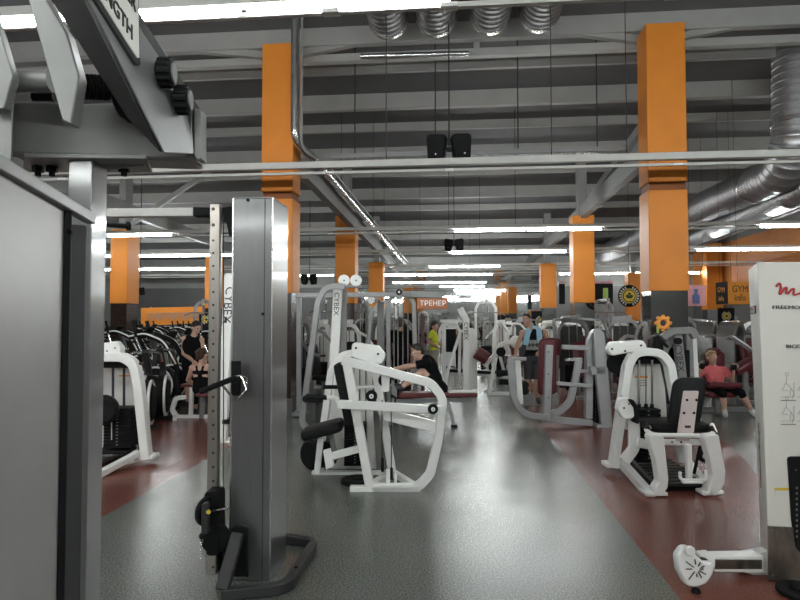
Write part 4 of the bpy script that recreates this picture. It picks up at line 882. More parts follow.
def person(label, base, J, skin=SKIN, shirt=CBLACK, sleeve=.0, pants=CDARK, leg=.9, shoe=SHOED, hair=HAIRD, bun=False, k=1.0, face=True, racer=False):
    """J: pel, chest, hc (head centre), hf (face direction), sl sr el er wl wr hl hr kl kr al ar tl tr (toe); world coordinates"""
    t = thing('person', label, 'person', base); J = {a: V(b) for a, b in J.items()}
    lat = (J['sr']-J['sl']).normalized(); up = (J['chest']-J['pel']).normalized(); fwd = up.cross(lat).normalized()
    M = Matrix((lat, up.cross(lat).normalized(), up)).transposed(); latp = (J['hr']-J['hl']).normalized(); Mp = Matrix((latp, up.cross(latp).normalized(), up)).transposed()
    B = MB(); mid = J['pel'].lerp(J['chest'], .45)
    def torso(mb, g, low=True):
        if low: mb.ball(J['pel'], 1, ((.165+g)*k, (.115+g)*k, (.13+g)*k), Mp)
        mb.ball(mid, 1, ((.145+g)*k, (.105+g)*k, (.19+g)*k), M)
        mb.ball(J['chest']-up*.06*k, 1, ((.165+g)*k, (.118+g)*k, (.19+g)*k), M)
    torso(B, 0)
    nb = J['chest']+up*.09*k
    cap(B, J['sl'], J['sr'], (.062)*k, .062*k); cap(B, nb-up*.06, J['hc']-V((0, 0, .04*k)), .062*k, .052*k)
    hf = J['hf'].normalized(); hu = (V((0, 0, 1))-hf*hf.z).normalized(); hr_ = hf.cross(hu); H = Matrix((hr_, hf, hu)).transposed(); c = J['hc']
    B.ball(c+hu*.03*k-hf*.01*k, .1*k, (.78, .98, .95), H); B.ball(c-hu*.045*k+hf*.025*k, .075*k, (.78, .85, 1.0), H); B.ball(c-hu*.095*k+hf*.06*k, .032*k, (1, .8, .7), H)
    B.ball(c-hu*.015*k+hf*.098*k, .018*k, (.8, 1.1, 1.6), H); B.ball(c+hu*.025*k+hf*.082*k, .03*k, (1.7, .5, .45), H)
    for s in (-1, 1): B.ball(c-hu*.005*k+hr_*s*.078*k-hf*.01*k, .026*k, (.4, .8, 1.2), H)
    for s, S_ in ((-1, 'l'), (1, 'r')):
        sh, e, w_ = J['s'+S_], J['e'+S_], J['w'+S_]
        cap(B, sh, e, .052*k, .04*k); cap(B, e, e.lerp(w_, .35), .041*k, .042*k); cap(B, e.lerp(w_, .35), w_, .042*k, .027*k)
        hd = J.get('d'+S_, (w_-e)).normalized(); pn = hd.cross(lat if abs(hd.dot(lat)) < .9 else up).normalized(); sd = hd.cross(pn).normalized()
        pc = w_+hd*.05*k; Hm = Matrix((sd, pn, hd)).transposed(); B.ball(pc, .046*k, (.95, .42, 1.15), Hm)
        for q, (off, ln) in enumerate(((-.031, .062), (-.011, .074), (.010, .070), (.030, .055))):
            a = pc+hd*.038*k+sd*off*k; b = a+(hd*.85+pn*.5)*ln*.55*k; d_ = b+(hd*.35+pn*.95)*ln*.55*k
            cap(B, a, b, .0105*k, .0095*k); cap(B, b, d_, .0095*k, .008*k)
        a = pc-hd*.01*k-sd*s*.034*k; b = a+(hd*.6-sd*s*.7+pn*.3)*.036*k; cap(B, a, b, .012*k, .0105*k); cap(B, b, b+(hd*.9+pn*.3)*.03*k, .0105*k, .009*k)
        h, kn, an, to = J['h'+S_], J['k'+S_], J['a'+S_], J['t'+S_]
        cap(B, h, kn, .083*k, .056*k); cap(B, kn, kn.lerp(an, .35), .055*k, .057*k); cap(B, kn.lerp(an, .35), an, .057*k, .036*k); cap(B, an, to, .036*k, .03*k)
    bpart('body', B, .0085, skin, t, 3)
    # clothes
    T = MB()
    if racer:
        T.ball(J['pel'], 1, (.18*k, .13*k, .145*k), Mp); T.ball(mid, 1, (.16*k, .12*k, .17*k), M); T.ball(mid+up*.10*k, 1, (.168*k, .125*k, .08*k), M)
        for s in (-1, 1):
            n0 = nb+lat*s*.06*k; cap(T, J['chest']-up*.08*k-fwd*.11*k, n0-fwd*.06*k, .03*k, .022*k); cap(T, n0-fwd*.06*k, n0+fwd*.07*k-up*.03*k, .022*k, .022*k); cap(T, n0+fwd*.07*k-up*.03*k, J['chest']-up*.12*k+fwd*.10*k+lat*s*.05*k, .022*k, .03*k)
    else: torso(T, .014, low=True)
    if racer: pass
    elif sleeve > 0: cap(T, J['sl'], J['sr'], .074*k, .074*k)
    else: cap(T, J['sl'].lerp(J['sr'], .2), J['sl'].lerp(J['sr'], .8), .073*k, .073*k)
    for S_ in 'lr':
        if sleeve > 0: cap(T, J['s'+S_], J['s'+S_].lerp(J['e'+S_], sleeve), .068*k, .062*k, True, False)
    bpart('shirt', T, .011, shirt, t, 3)
    L = MB(); L.ball(J['pel']-up*.02*k, 1, (.185*k, .137*k, .13*k), Mp)
    for S_ in 'lr':
        h, kn, an = J['h'+S_], J['k'+S_], J['a'+S_]
        if leg <= 1: cap(L, h, h.lerp(kn, leg), .102*k, (.102-.026*leg)*k, True, False)
        else:
            cap(L, h, kn, .100*k, .070*k); cap(L, kn, kn.lerp(an, leg-1), .070*k, .055*k, True, False)
        f = MB(); an, to = J['a'+S_], J['t'+S_]; fd = (to-an).normalized()
        cap(f, an-fd*.02+V((0, 0, -.0)), to, .047*k, .042*k); cap(f, an, an+(J['k'+S_]-an).normalized()*.05, .046*k, .044*k, True, False); bpart('shoe', f, .01, shoe, t, 2)
    bpart('trousers' if leg > 1 else 'shorts', L, .011, pants, t, 3)
    hm = MB(); hm.ball(c+hu*.047*k-hf*.022*k, .1*k, (.84, 1.0, .93), H); hm.ball(c+hu*.0*k-hf*.055*k, .08*k, (.9, .75, 1.0), H); hm.ball(c+hu*.112*k+hf*.02*k, .05*k, (1.2, 1.0, .5), H)
    if bun: hm.ball(c+hu*.05*k-hf*.13*k, .042*k, (1, 1, 1), H); cap(hm, c+hu*.03*k-hf*.13*k, c-hu*.08*k-hf*.14*k, .026*k, .012*k)
    hb = bpart('hair', hm, .009, hair, t, 2)
    for s in (-1, 1):
        p = c+hu*.012*k+hf*.083*k+hr_*s*.033*k; ey = part('eye', MB().ball(p, .013*k, (1.2, .8, .8), H), EYEW, t); part('iris', MB().ball(p+hf*.009*k, .0065*k), EYED, ey)
        part('eyebrow', MB().ball(p+hu*.024*k+hf*.006*k, .016*k, (1.2, .4, .3), H), hair, t)
    part('mouth', MB().ball(c-hu*.062*k+hf*.088*k, .02*k, (1.2, .45, .38), H), LIP, t)
    return t
def jn(pts, d):
    'pixel joints -> world; entries (x,y) or (x,y,depth offset)'
    return {a: P(b[0], b[1], d+(b[2] if len(b) > 2 else 0)) for a, b in pts.items()}
# man in black rowing, seated in profile
d = 9.35
J = jn(dict(pel=(439, 388), chest=(428, 363), hc=(417.5, 352), sl=(427, 363, -.17), sr=(426, 363, .17), el=(409, 366, -.17), er=(409, 367, .17), wl=(393, 369.5, -.10), wr=(393, 369.5, .10), hl=(438, 390, -.1), hr=(438, 390, .1), kl=(423, 372, -.13), kr=(422, 372, .13), al=(400, 388, -.13), ar=(400, 388, .13), tl=(391, 386, -.13), tr=(391, 386, .13)), d); J['hf'] = -RT*.9-UP*.25-FW*.25
person('man in black t-shirt and shorts rowing on red bench with arms reaching forward', GD(438, d), J, SKIN2, CBLACK, .62, CBLACK, .75, SHOED, HAIRD)
d = 15.0
J = jn(dict(pel=(434, 351), chest=(433, 336), hc=(434.5, 326.8), sl=(432, 333, -.19), sr=(434, 333, .19), el=(428.5, 342, -.26), er=(436, 342, .25), wl=(437, 347, -.22), wr=(445, 346, .2), hl=(434, 353, -.1), hr=(434, 353, .1), kl=(434, 369, -.1), kr=(435, 369, .1), al=(433.5, 382, -.1), ar=(434, 382, .1), tl=(439, 383.6, -.1), tr=(440, 383.6, .1)), d); J['hf'] = RT*.8-FW*.6-UP*.1
person('man in bright yellow t-shirt and beige trousers standing by white rack', GD(434, d), J, SKIN, CYEL, .6, CBEIGE, 1.9, SHOED, HAIRD, k=.98)
# man with the blue towel
d = 11.6
J = jn(dict(pel=(533, 357), chest=(533.5, 336), hc=(526.5, 320), sl=(522.5, 333, -.02), sr=(544.5, 332.5, .04), el=(517.5, 345, -.12), er=(550, 345, .08), wl=(515.5, 354.5, -.25), wr=(541, 351, -.14), hl=(528.5, 360, 0), hr=(537.5, 360, 0), kl=(528, 381, -.03), kr=(537, 381, -.02), al=(528, 399.5, .02), ar=(538, 399.5, .05), tl=(526, 402.3, -.14), tr=(539, 402.3, -.12)), d); J['hf'] = -FW*.85-RT*.45-UP*.12
J['sl'], J['sr'] = J['sl'], J['sr']
sw = lambda J: {**J, **{a+'l': J[a+'r'] for a in 'sewhkat'}, **{a+'r': J[a+'l'] for a in 'sewhkat'}}
t = person('man in black tank top with light blue towel round his neck, hand on leg press', GD(533, d), sw(J), SKIN, CBLACK, 0, CDARK, .92, SHOED, HAIRD)
part('towel', MB().sweep(PL([(525.5, 345, d-.17), (527, 336, d-.165), (528.5, 330.5, d-.10), (533, 327.5, d+.08), (539, 330.5, d-.10), (539.5, 336, d-.165), (539.5, 343, d-.17)]), (.11, .025), V((.9, .35, .1)), fil=.06), CTOWEL, t, .006)
part('shirt_print', MB().prism(PL([(526, 340), (540, 340), (540.5, 350), (526, 350)], d-.155), FW*.012), CGREY, t)
for x in (529, 533, 537): part('shirt_print_mark', MB().disc(P(x, 345, d-.158), FW, .035, .006, 12), CDARK, t)
# woman in pink, seated press
d = 10.4
J = jn(dict(pel=(716, 386, .05), chest=(714, 372, .0), hc=(712, 358, -.02), sl=(702.5, 370.5), sr=(725.5, 370.5), el=(694, 380, -.06), er=(732, 380, -.06), wl=(701, 370, -.22), wr=(733.5, 371, -.22), hl=(711, 387), hr=(722, 387), kl=(723, 393, -.42), kr=(741, 392.5, -.36), al=(724.5, 412, -.38), ar=(752, 411, -.3), tl=(725.5, 415.5, -.52), tr=(755, 414.5, -.42), dl=(702, 360, -.22), dr=(734, 360, -.22)), d)
J['dl'] = UP; J['dr'] = UP; J['hf'] = -FW*.95+RT*.12-UP*.05
J = sw(J); J['dl'], J['dr'] = UP, UP
t = person('woman in coral pink t-shirt and black leggings seated on a press machine', GD(716, d), J, SKIN2, CPINK, .6, CBLACK, 1.25, SHOEW, HAIRB, bun=True, k=.94)
for x, y in ((702, 366), (733.8, 367)): part('glove', MB().ball(P(x, y, d-.23), .05, (1, .8, 1.2)), BLACKV, t)
# pair at the far left: trainer and seated woman
d = 11.0
J = jn(dict(pel=(191.5, 363), chest=(192, 343), hc=(196, 328), sl=(184.5, 339, -.02), sr=(201, 340, .05), el=(183.5, 353, -.05), er=(204, 354, .02), wl=(193, 361, -.16), wr=(205, 364, -.1), hl=(187.5, 366), hr=(195.5, 366), kl=(188, 388, -.04), kr=(196, 388, -.02), al=(188, 404, .0), ar=(196.5, 404, .04), tl=(188.5, 406.3, -.16), tr=(198, 406.3, -.12)), d); J['hf'] = RT*.65-FW*.5-UP*.45
person('man in black sleeveless top and black shorts bending over the seated woman', GD(191, d), sw(J), SKIN2, CBLACK, 0, CBLACK, .95, SHOED, HAIRD)
d = 9.9
J = jn(dict(pel=(203, 386.5), chest=(201.5, 371.5), hc=(202, 355.5), sl=(192.5, 368), sr=(211, 368), el=(188, 380, .1), er=(214, 381, .05), wl=(196, 386, .22), wr=(208, 386, .25), hl=(198, 389), hr=(208, 389), kl=(196, 388, .40), kr=(210, 388, .40), al=(195, 411, .42), ar=(211, 411, .42), tl=(194.5, 413, .58), tr=(211.5, 413, .58)), d); J['hf'] = FW*.9+RT*.35-UP*.1
J['pel'].z += .05
person('woman in black racerback top with brown bun seated with her back to us', GD(202, d), J, SKIN2, CBLACK, 0, CBLACK, 1.7, SHOED, HAIRBR, bun=True, k=.92, racer=True)
d = 12.4
J = jn(dict(pel=(401, 357), chest=(400.5, 337), hc=(400, 323.5), sl=(390.5, 333.5), sr=(410.5, 333.5), el=(387.5, 347, -.02), er=(413.5, 347, -.02), wl=(389.5, 359, .12), wr=(411.5, 359, .12), hl=(396.5, 359.5), hr=(405.5, 359.5), kl=(396, 379), kr=(406, 379), al=(396, 395), ar=(406.5, 395), tl=(395, 397, .16), tr=(407.5, 397, .16)), d); J['hf'] = FW
person('person in black with back turned, seen through the cable station rods', GD(400, d), J, SKIN, CBLACK, .9, CBLACK, 1.9, SHOED, HAIRBR)
d = 17.0
J = jn(dict(pel=(459, 350), chest=(458.5, 338.5), hc=(458, 331), sl=(457, 337, -.16), sr=(458, 337, .16), el=(455.5, 344, -.2), er=(459, 345, .2), wl=(452, 347, -.16), wr=(455, 348, .16), hl=(459, 352, -.09), hr=(459, 352, .09), kl=(458, 364, -.09), kr=(459.5, 364, .09), al=(458.5, 374.5, -.09), ar=(460, 374.5, .09), tl=(454, 376, -.09), tr=(456, 376, .09)), d); J['hf'] = -RT*.9-FW*.3
person('slim person in black standing beside the white rack, facing the yellow shirt', GD(459, d), J, SKIN, mat('wine_cloth', (.10, .02, .02), .8), .5, CBLACK, 1.9, SHOEW, HAIRD, k=.9)
# ---------------------------------------------------------------- kinds of background machine (built once, then copied)
def proto_weight(name, fr, padm, arms='press', tall=1.5, shroud=WHITE2):
    t = thing(name, 'x', 'gym machine', (0, 0, 0)); X = V((1, 0, 0)); Y = V((0, 1, 0)); h = tall
    part('tower_frame', MB().sweep([(-.40, .45, 0), (-.33, .45, h-.2), (-.22, .45, h), (.22, .45, h), (.33, .45, h-.2), (.40, .45, 0)], (.10, .075), Y, fil=.16), fr, t, .006)
    part('tower_shroud', MB().prism([V((-.27, .52, .1)), V((.27, .52, .1)), V((.25, .52, h-.12)), V((-.25, .52, h-.12))], Y*.03), shroud, t, .004)
    st = part('weight_stack', MB().bb(-.15, .15, .36, .5, .06, .62), BLACK, t)
    for k in range(8): part('weight_plate', MB().bb(-.16, .16, .35, .5, .08+k*.065, .135+k*.065), BLACK, st)
    for x in (-.09, .09): part('guide_rod', MB().rod((x, .42, .6), (x, .42, h-.05), .011), CHROME, t)
    part('pulley_cover', MB().prism(fillet([V((-.28, .38, h-.02)), V((.16, .38, h+.03)), V((.2, .38, h+.14)), V((-.26, .38, h+.10))], .06, 4, True), Y*.12), fr, t, .01)
    part('base_rail', MB().bb(-.04, .04, -.7, .45, 0, .07), fr, t, .005); part('front_foot', MB().bb(-.35, .35, -.72, -.64, 0, .07), fr, t, .005)
    part('seat_post', MB().bb(-.04, .04, -.32, -.24, .07, .42), fr, t); part('seat', MB().pad((0, -.30, .46), X, Y, UP, .36, .42, .08, .06, .025), padm, t)
    ub = V((0, .22, 1)).normalized(); part('backrest', MB().pad((0, .02, .82), X, ub, X.cross(ub), .32, .66, .08, .07, .025), padm, t); part('back_post', MB().bar((0, .10, .07), (0, .2, 1.1), .06, .06), fr, t, .004)
    for s in (-1, 1):
        if arms == 'press': a = part('lever_arm', MB().sweep([(s*.24, .38, h-.12), (s*.40, .1, h-.25), (s*.42, -.30, .98), (s*.30, -.44, .92)], (.05, .05), fil=.1), fr, t, .004); part('hand_grip', MB().cyl((s*.30, -.44, .92), (s*.16, -.46, .92), .018), RUBBER, a)
        elif arms == 'fly': a = part('lever_arm', MB().sweep([(s*.1, .35, h+.05), (s*.55, .1, h+.02), (s*.6, -.1, 1.3), (s*.6, -.12, .85)], (.05, .06), fil=.1), fr, t, .004); part('arm_pad', MB().pad((s*.57, -.16, 1.05), X, UP, Y, .14, .36, .07, .04, .02), padm, a)
        else: a = part('lever_arm', MB().sweep([(s*.3, .2, .45), (s*.32, -.45, .45), (s*.2, -.72, .25)], (.05, .05), fil=.1), fr, t, .004); part('leg_roller', MB().cyl((s*.02, -.74, .22), (s*.26, -.74, .22), .055), padm, a)
    return t
def proto_cable(name, fr):
    t = thing(name, 'x', 'gym machine', (0, 0, 0)); Y = V((0, 1, 0))
    for y in (.0, .32): part('arch_frame', MB().sweep([(-.32, y, 0), (-.32, y, 2.0), (-.2, y, 2.2), (.2, y, 2.2), (.32, y, 2.0), (.32, y, 0)], (.07, .07), Y, fil=.14), fr, t, .004)
    for x in (-.1, .1): part('guide_rod', MB().rod((x, .16, .05), (x, .16, 2.17), .013), CHROME, t)
    st = part('weight_stack', MB().bb(-.16, .16, .1, .24, .06, .8), BLACK, t)
    for k in range(10): part('weight_plate', MB().bb(-.17, .17, .08, .25, .08+k*.07, .14+k*.07), BLACK, st)
    part('head_beam', MB().bb(-.05, .05, -.8, .4, 2.18, 2.27), fr, t, .005); part('pulley_disc', MB().disc((0, -.74, 2.14), (1, 0, 0), .07, .04), WHITE, t)
    part('cable', MB().rod((0, -.8, 2.12), (0, -.8, 1.85), .006), BLACK, t); part('lat_bar', MB().sweep([(-.55, -.8, 1.76), (-.4, -.8, 1.85), (.4, -.8, 1.85), (.55, -.8, 1.76)], .016, fil=.05), CHROME, t)
    part('seat', MB().pad((0, -.62, .48), (1, 0, 0), Y, UP, .34, .4, .08, .06, .025), BLACKV, t); part('seat_post', MB().bb(-.04, .04, -.66, -.58, .0, .44), fr, t); part('base_rail', MB().bb(-.05, .05, -.9, .32, 0, .07), fr, t, .004); part('knee_roller', MB().cyl((-.25, -.4, .62), (.25, -.4, .62), .06), BLACKV, t)
    return t
def proto_tower(name, fr, cov):
    'rounded silver selector tower with dark core'
    t = thing(name, 'x', 'gym machine', (0, 0, 0)); Y = V((0, 1, 0))
    out = fillet([V((-.26, 0, 0)), V((-.24, 0, 1.3)), V((-.1, 0, 1.55)), V((.12, 0, 1.55)), V((.26, 0, 1.3)), V((.28, 0, 0))], .22, 6)
    part('rounded_cover', MB().sweep(out, (.34, .10), Y), cov, t, .012); part('core_panel', MB().bb(-.2, .2, -.1, .1, .05, 1.3), DGREY, t, .02)
    part('seat', MB().pad((0, -.55, .46), (1, 0, 0), Y, UP, .38, .42, .09, .07, .03), MAROON, t); ub = V((0, .2, 1)).normalized(); part('backrest', MB().pad((0, -.28, .85), (1, 0, 0), ub, V((1, 0, 0)).cross(ub), .34, .62, .09, .08, .03), MAROON, t)
    part('seat_frame', MB().sweep([(0, -.9, .05), (0, -.6, .4), (0, -.2, .4), (0, -.1, .05)], (.07, .07), (1, 0, 0), fil=.1), fr, t, .004); part('base_rail', MB().bb(-.05, .05, -.95, .1, 0, .07), fr, t); part('cross_foot', MB().bb(-.35, .35, -.98, -.9, 0, .06), fr, t)
    for s in (-1, 1):
        a = part('lever_arm', MB().sweep([(s*.2, .0, 1.25), (s*.46, -.2, 1.3), (s*.48, -.55, 1.05)], (.06, .06), fil=.1), fr, t, .004); part('hand_grip', MB().cyl((s*.48, -.55, 1.05), (s*.30, -.6, 1.02), .02), RUBBER, a)
    return t
def proto_elliptical(name):
    t = thing(name, 'x', 'cardio machine', (0, 0, 0)); X = V((1, 0, 0))
    part('base_frame', MB().bb(-.06, .06, -.9, .8, .02, .1).bb(-.32, .32, -.9, -.82, 0, .08).bb(-.32, .32, .72, .8, 0, .08), BLACK, t)
    part('flywheel_housing', MB().disc((0, .42, .42), X, .36, .22, 30, .04), BLACK, t); part('housing_rim', MB().torus((.115, .42, .42), X, .33, .018, 30), WHITE, t); part('housing_rim', MB().torus((-.115, .42, .42), X, .33, .018, 30), WHITE, t)
    part('console_mast', MB().sweep([(0, .30, .6), (0, .38, 1.0), (0, .26, 1.36)], (.09, .07), X, fil=.2), DGREY, t)
    part('console', MB().pad((0, .22, 1.42), X, V((0, .6, .8)), V((0, -.8, .6)), .26, .18, .05, .05, .015), BLACK, t); part('console_screen', MB().box((0, .19, 1.44), (.16, .01, .09), M=Matrix.Rotation(math.radians(-40), 3, 'X')), mat_screen, t)
    hood = [(0, .92, .12), (0, .86, .80), (0, .62, 1.22), (0, .25, 1.36), (0, -.05, 1.30)]
    for x in (-.17, .17): part('hood_arc', MB().sweep([(x, y, z) for _, y, z in hood], .045, fil=.35), BLACK, t); part('highlight_arc', MB().sweep([(x+(.05 if x > 0 else -.05), y+.012, z+.02) for _, y, z in hood[1:]], .016, fil=.35), WHITE, t)  # white tubes stand in for highlights along the black hood arcs
    part('rear_bow', MB().sweep([(0, .3, .75), (0, -.1, .82), (0, -.55, .55), (0, -.82, .1)], (.10, .07), X, fil=.3), DGREY, t)
    part('centre_handle', MB().sweep([(-.24, .0, 1.22), (-.2, .2, 1.2), (.2, .2, 1.2), (.24, 0, 1.22)], .018, fil=.1), RUBBER, t)
    for s in (-1, 1):
        a = part('swing_lever', MB().sweep([(s*.28, .34, .35), (s*.28, .30, .9), (s*.26, .12, 1.3), (s*.24, .05, 1.58)], .022, fil=.25), CHROME, t); part('lever_grip', MB().cyl((s*.26, .12, 1.3), (s*.24, .05, 1.6), .026), RUBBER, a)
        b = part('pedal_arm', MB().sweep([(s*.2, .4, .30+s*.1), (s*.2, -.75, .22)], (.05, .06), X), SILVER, t); part('pedal', MB().pad((s*.2, -.2, .33+s*.05), X, (0, 1, 0), UP, .14, .36, .05, .04, .015), RUBBER, b)
    return t
def proto_bike(name):
    t = thing(name, 'x', 'cardio machine', (0, 0, 0)); X = V((1, 0, 0))
    part('base_frame', MB().bb(-.05, .05, -.5, .55, .04, .11).bb(-.26, .26, -.54, -.46, 0, .07).bb(-.26, .26, .5, .58, 0, .07), DGREY, t)
    part('flywheel_housing', MB().disc((0, .28, .40), X, .34, .30, 34, .07), BLACK, t); part('housing_rim', MB().torus((.11, .28, .40), X, .33, .022, 34), WHITE, t); part('housing_rim', MB().torus((-.11, .28, .40), X, .33, .022, 34), WHITE, t)
    part('seat_post', MB().bar((0, -.28, .1), (0, -.38, .92), .06, .06, X), SILVER, t, .004); part('saddle', MB().pad((0, -.38, .97), X, (0, 1, 0), UP, .24, .28, .09, .09, .03), BLACKV, t)
    part('handle_mast', MB().bar((0, .3, .6), (0, .2, 1.2), .07, .07, X), DGREY, t, .004); part('handlebar', MB().sweep([(-.22, -.12, 1.2), (-.24, .12, 1.12), (0, .2, 1.16), (.24, .12, 1.12), (.22, -.12, 1.2)], .018, fil=.08), SILVER, t)
    part('console', MB().pad((0, .2, 1.3), X, V((0, .5, .85)), V((0, -.85, .5)), .3, .22, .05, .05, .015), BLACK, t)
    for s in (-1, 1): c = part('crank', MB().bar((s*.17, .05, .35), (s*.17, .05+s*.12, .35-s*.12), .03, .03), SILVER, t); part('pedal', MB().box((s*.23, .05+s*.12, .35-s*.12), (.1, .1, .03)), BLACK, c)
    return t
def proto_treadmill(name):
    t = thing(name, 'x', 'cardio machine', (0, 0, 0)); X = V((1, 0, 0))
    part('deck', MB().bb(-.42, .42, -1.0, .8, .06, .18), DGREY, t, .02); part('belt', MB().bb(-.26, .26, -.98, .5, .18, .19), RUBBER, t); part('motor_hood', MB().pad((0, .62, .22), X, (0, 1, 0), UP, .76, .4, .16, .1, .05), BLACK, t); part('deck_feet', MB().bb(-.38, .38, -.9, -.8, 0, .06).bb(-.38, .38, .5, .6, 0, .06), BLACK, t)
    for s in (-1, 1): part('side_upright', MB().sweep([(s*.40, .62, .15), (s*.40, .42, 1.05), (s*.38, -.1, 1.08)], (.07, .06), X, fil=.15), SILVER, t, .006)
    part('console', MB().pad((0, .42, 1.25), X, V((0, .45, .9)), V((0, -.9, .45)), .8, .42, .08, .1, .03), BLACK, t); part('console_screen', MB().box((0, .37, 1.27), (.4, .012, .2), M=Matrix.Rotation(math.radians(-27), 3, 'X')), mat_screen, t)
    return t
def proto_bench(name, padm, fr):
    t = thing(name, 'x', 'bench', (0, 0, 0)); X = V((1, 0, 0))
    part('pad', MB().pad((0, 0, .44), X, (0, 1, 0), UP, .28, 1.15, .07, .04, .02), padm, t); part('spine', MB().bb(-.03, .03, -.5, .5, .34, .40), fr, t)
    for y in (-.42, .42):
        part('leg', MB().bb(-.03, .03, y-.03, y+.03, .05, .36), fr, t); part('foot', MB().bb(-.25, .25, y-.03, y+.03, 0, .05), fr, t)
    return t
mat_screen = mat('dark_screen', (.05, .06, .07), .15)
def place(proto, used, loc, rz, label, group=None, sc=1):
    if proto not in used: used.add(proto); o = proto; o.location = loc; o.rotation_euler = (0, 0, rz); o['label'] = label; o.scale = (sc,)*3
    else: o = dup(proto, loc, rz, label, None, sc)
    if group: o['group'] = group
    elif 'group' in o: del o['group']
    return o
U = set(); R = math.radians
pw = proto_weight('weight_machine', WHITE, BLACKV, 'press'); pr = proto_weight('weight_machine', WHITE, MAROON, 'fly'); ps = proto_weight('weight_machine', SILVER, BLACKV, 'press', 1.6, DGREY); pf = proto_weight('weight_machine', SILVER, MAROON, 'fly', 1.6, DGREY)
pc = proto_cable('cable_station', SILVER); pc2 = proto_cable('cable_station', WHITE); pt = proto_tower('selector_machine', SILVER, STEELB); pe = proto_elliptical('elliptical_trainer'); pb = proto_bike('exercise_bike'); ptr = proto_treadmill('treadmill')
bb2 = proto_bench('weight_bench', BLACKV, WHITE)
# between the foil-pipe column and the lat machine
place(ps, U, GD(314, 12.2), R(60), 'silver weight machine with black pads seen through the bent tube of the lat machine')
place(pw, U, GD(306, 14.2), R(-50), 'white weight machine just past the dark-clad column')
place(pc, U, GD(330, 15.5), R(200), 'silver cable station behind the lat machine front post')
place(ps, U, GD(322, 18.5), R(100), 'silver weight machine deep behind the silver cable station')
place(pw, U, GD(352, 13.2), R(30), 'white weight machine behind the twin pulley discs')
place(pc, U, GD(358, 17.7), R(20), 'silver cable station in front of the second orange column with foil pipe')
place(pf, U, GD(372, 14.5), R(-30), 'silver fly machine with maroon pads left of the cable station arch')
place(ps, U, GD(344, 21), R(0), 'silver weight machine between the two farther orange columns')
place(pc2, U, GD(386, 19.5), R(180), 'white cable station deep behind the cable station rods')
place(pw, U, GD(300, 20), R(40), 'white weight machine far beyond the dark-clad column')
place(ps, U, GD(296, 24), R(-60), 'silver weight machine by the far wall beyond the dark-clad column')
place(pf, U, GD(410, 17), R(90), 'silver fly machine with maroon pads behind the person in black')
# along the aisle
place(pc2, U, GD(486, 19.0), R(0), 'tall white cable station at the aisle end before the mirror')
place(pr, U, GD(515, 16.5), R(60), 'white fly machine with maroon pads behind the man with the towel')
place(bb2, U, GD(472, 13.9), R(65), 'small black bench in the aisle by the white rack')
place(pw, U, GD(452, 20.5), R(170), 'white weight machine at the aisle end behind the slim person')
place(ps, U, GD(468, 24.5), R(10), 'silver weight machine close to the mirror in the aisle')
place(pw, U, GD(500, 22.0), R(-40), 'white weight machine close to the mirror near the third orange column')
place(pf, U, GD(522, 20.0), R(180), 'silver fly machine in front of the third orange column')
# right block
place(pf, U, GD(580, 13.0), R(10), 'silver fly machine with maroon pads behind the leg press')
place(pr, U, GD(561, 15.2), R(20), 'white fly machine with maroon pads beside the second orange column')
place(pw, U, GD(589, 16.4), R(-30), 'white weight machine behind the leg press weight cover')
place(pc, U, GD(602, 18.4), R(0), 'silver cable station below the dark poster with the lime bottle')
place(ps, U, GD(585, 20.0), R(30), 'silver weight machine far behind the second orange column')
place(ps, U, GD(622, 14.0), R(-20), 'silver weight machine under the round hanging sign')
place(pw, U, GD(634, 18.0), R(40), 'white weight machine behind the round hanging sign')
place(pf, U, GD(612, 22.5), R(0), 'silver fly machine in the far corner by the orange column')
place(pt, U, GD(651, 12.0), R(-60), 'silver rounded machine behind the white abductor tower')
place(pt, U, GD(707, 13.0), R(55), 'silver rounded machine behind the woman in pink, nearer the tall column')
place(pt, U, GD(731, 11.9), R(45), 'large silver rounded machine beside the woman in pink')
place(pt, U, GD(752, 14.5), R(-20), 'silver rounded machine below the GYM info sign')
place(ps, U, GD(668, 15.5), R(-40), 'silver weight machine behind the tall orange column')
place(pf, U, GD(690, 18.5), R(0), 'silver fly machine under the pink poster')
place(pc, U, GD(655, 20.0), R(0), 'silver cable station far behind the tall orange column')
place(pt, U, GD(715, 20.0), R(0), 'silver rounded machine by the far orange pillar')
place(ps, U, GD(742, 18.0), R(20), 'silver weight machine against the orange side wall')
# cardio rows
cl = [(150, 10.3), (136, 9.1)]
def drum(px, d, rz, label):
    t = thing('drum_trainer', label, 'cardio machine', (0, 0, 0)); X = V((1, 0, 0))
    dr = part('drum', MB().disc((0, 0, .37), X, .34, .40, 40, .09), BLACK, t)
    for x in (-.16, .16): part('drum_rim', MB().torus((x, 0, .37), X, .325, .022, 40), WHITE, dr)
    part('base_frame', MB().bb(-.05, .05, -.2, 1.1, .0, .07).bb(-.28, .28, -.2, -.12, 0, .06).bb(-.28, .28, 1.02, 1.1, 0, .06), BLACK, t)
    part('rear_mast', MB().sweep([(0, .95, .07), (0, .85, .75), (0, .45, 1.12)], (.10, .07), X, fil=.2), DGREY, t); part('hand_bow', MB().sweep([(-.26, .35, .95), (-.22, .5, 1.1), (.22, .5, 1.1), (.26, .35, .95)], .02, fil=.08), CHROME, t)
    t.location = GD(px, d); t.rotation_euler = (0, 0, rz)
drum(157, 9.9, R(20), 'black drum trainer with white rims beside the bending man')
drum(141, 9.05, R(20), 'black drum trainer with white rims half hidden by the white weight machine')
G_ = 'black cardio machines in the packed rows'
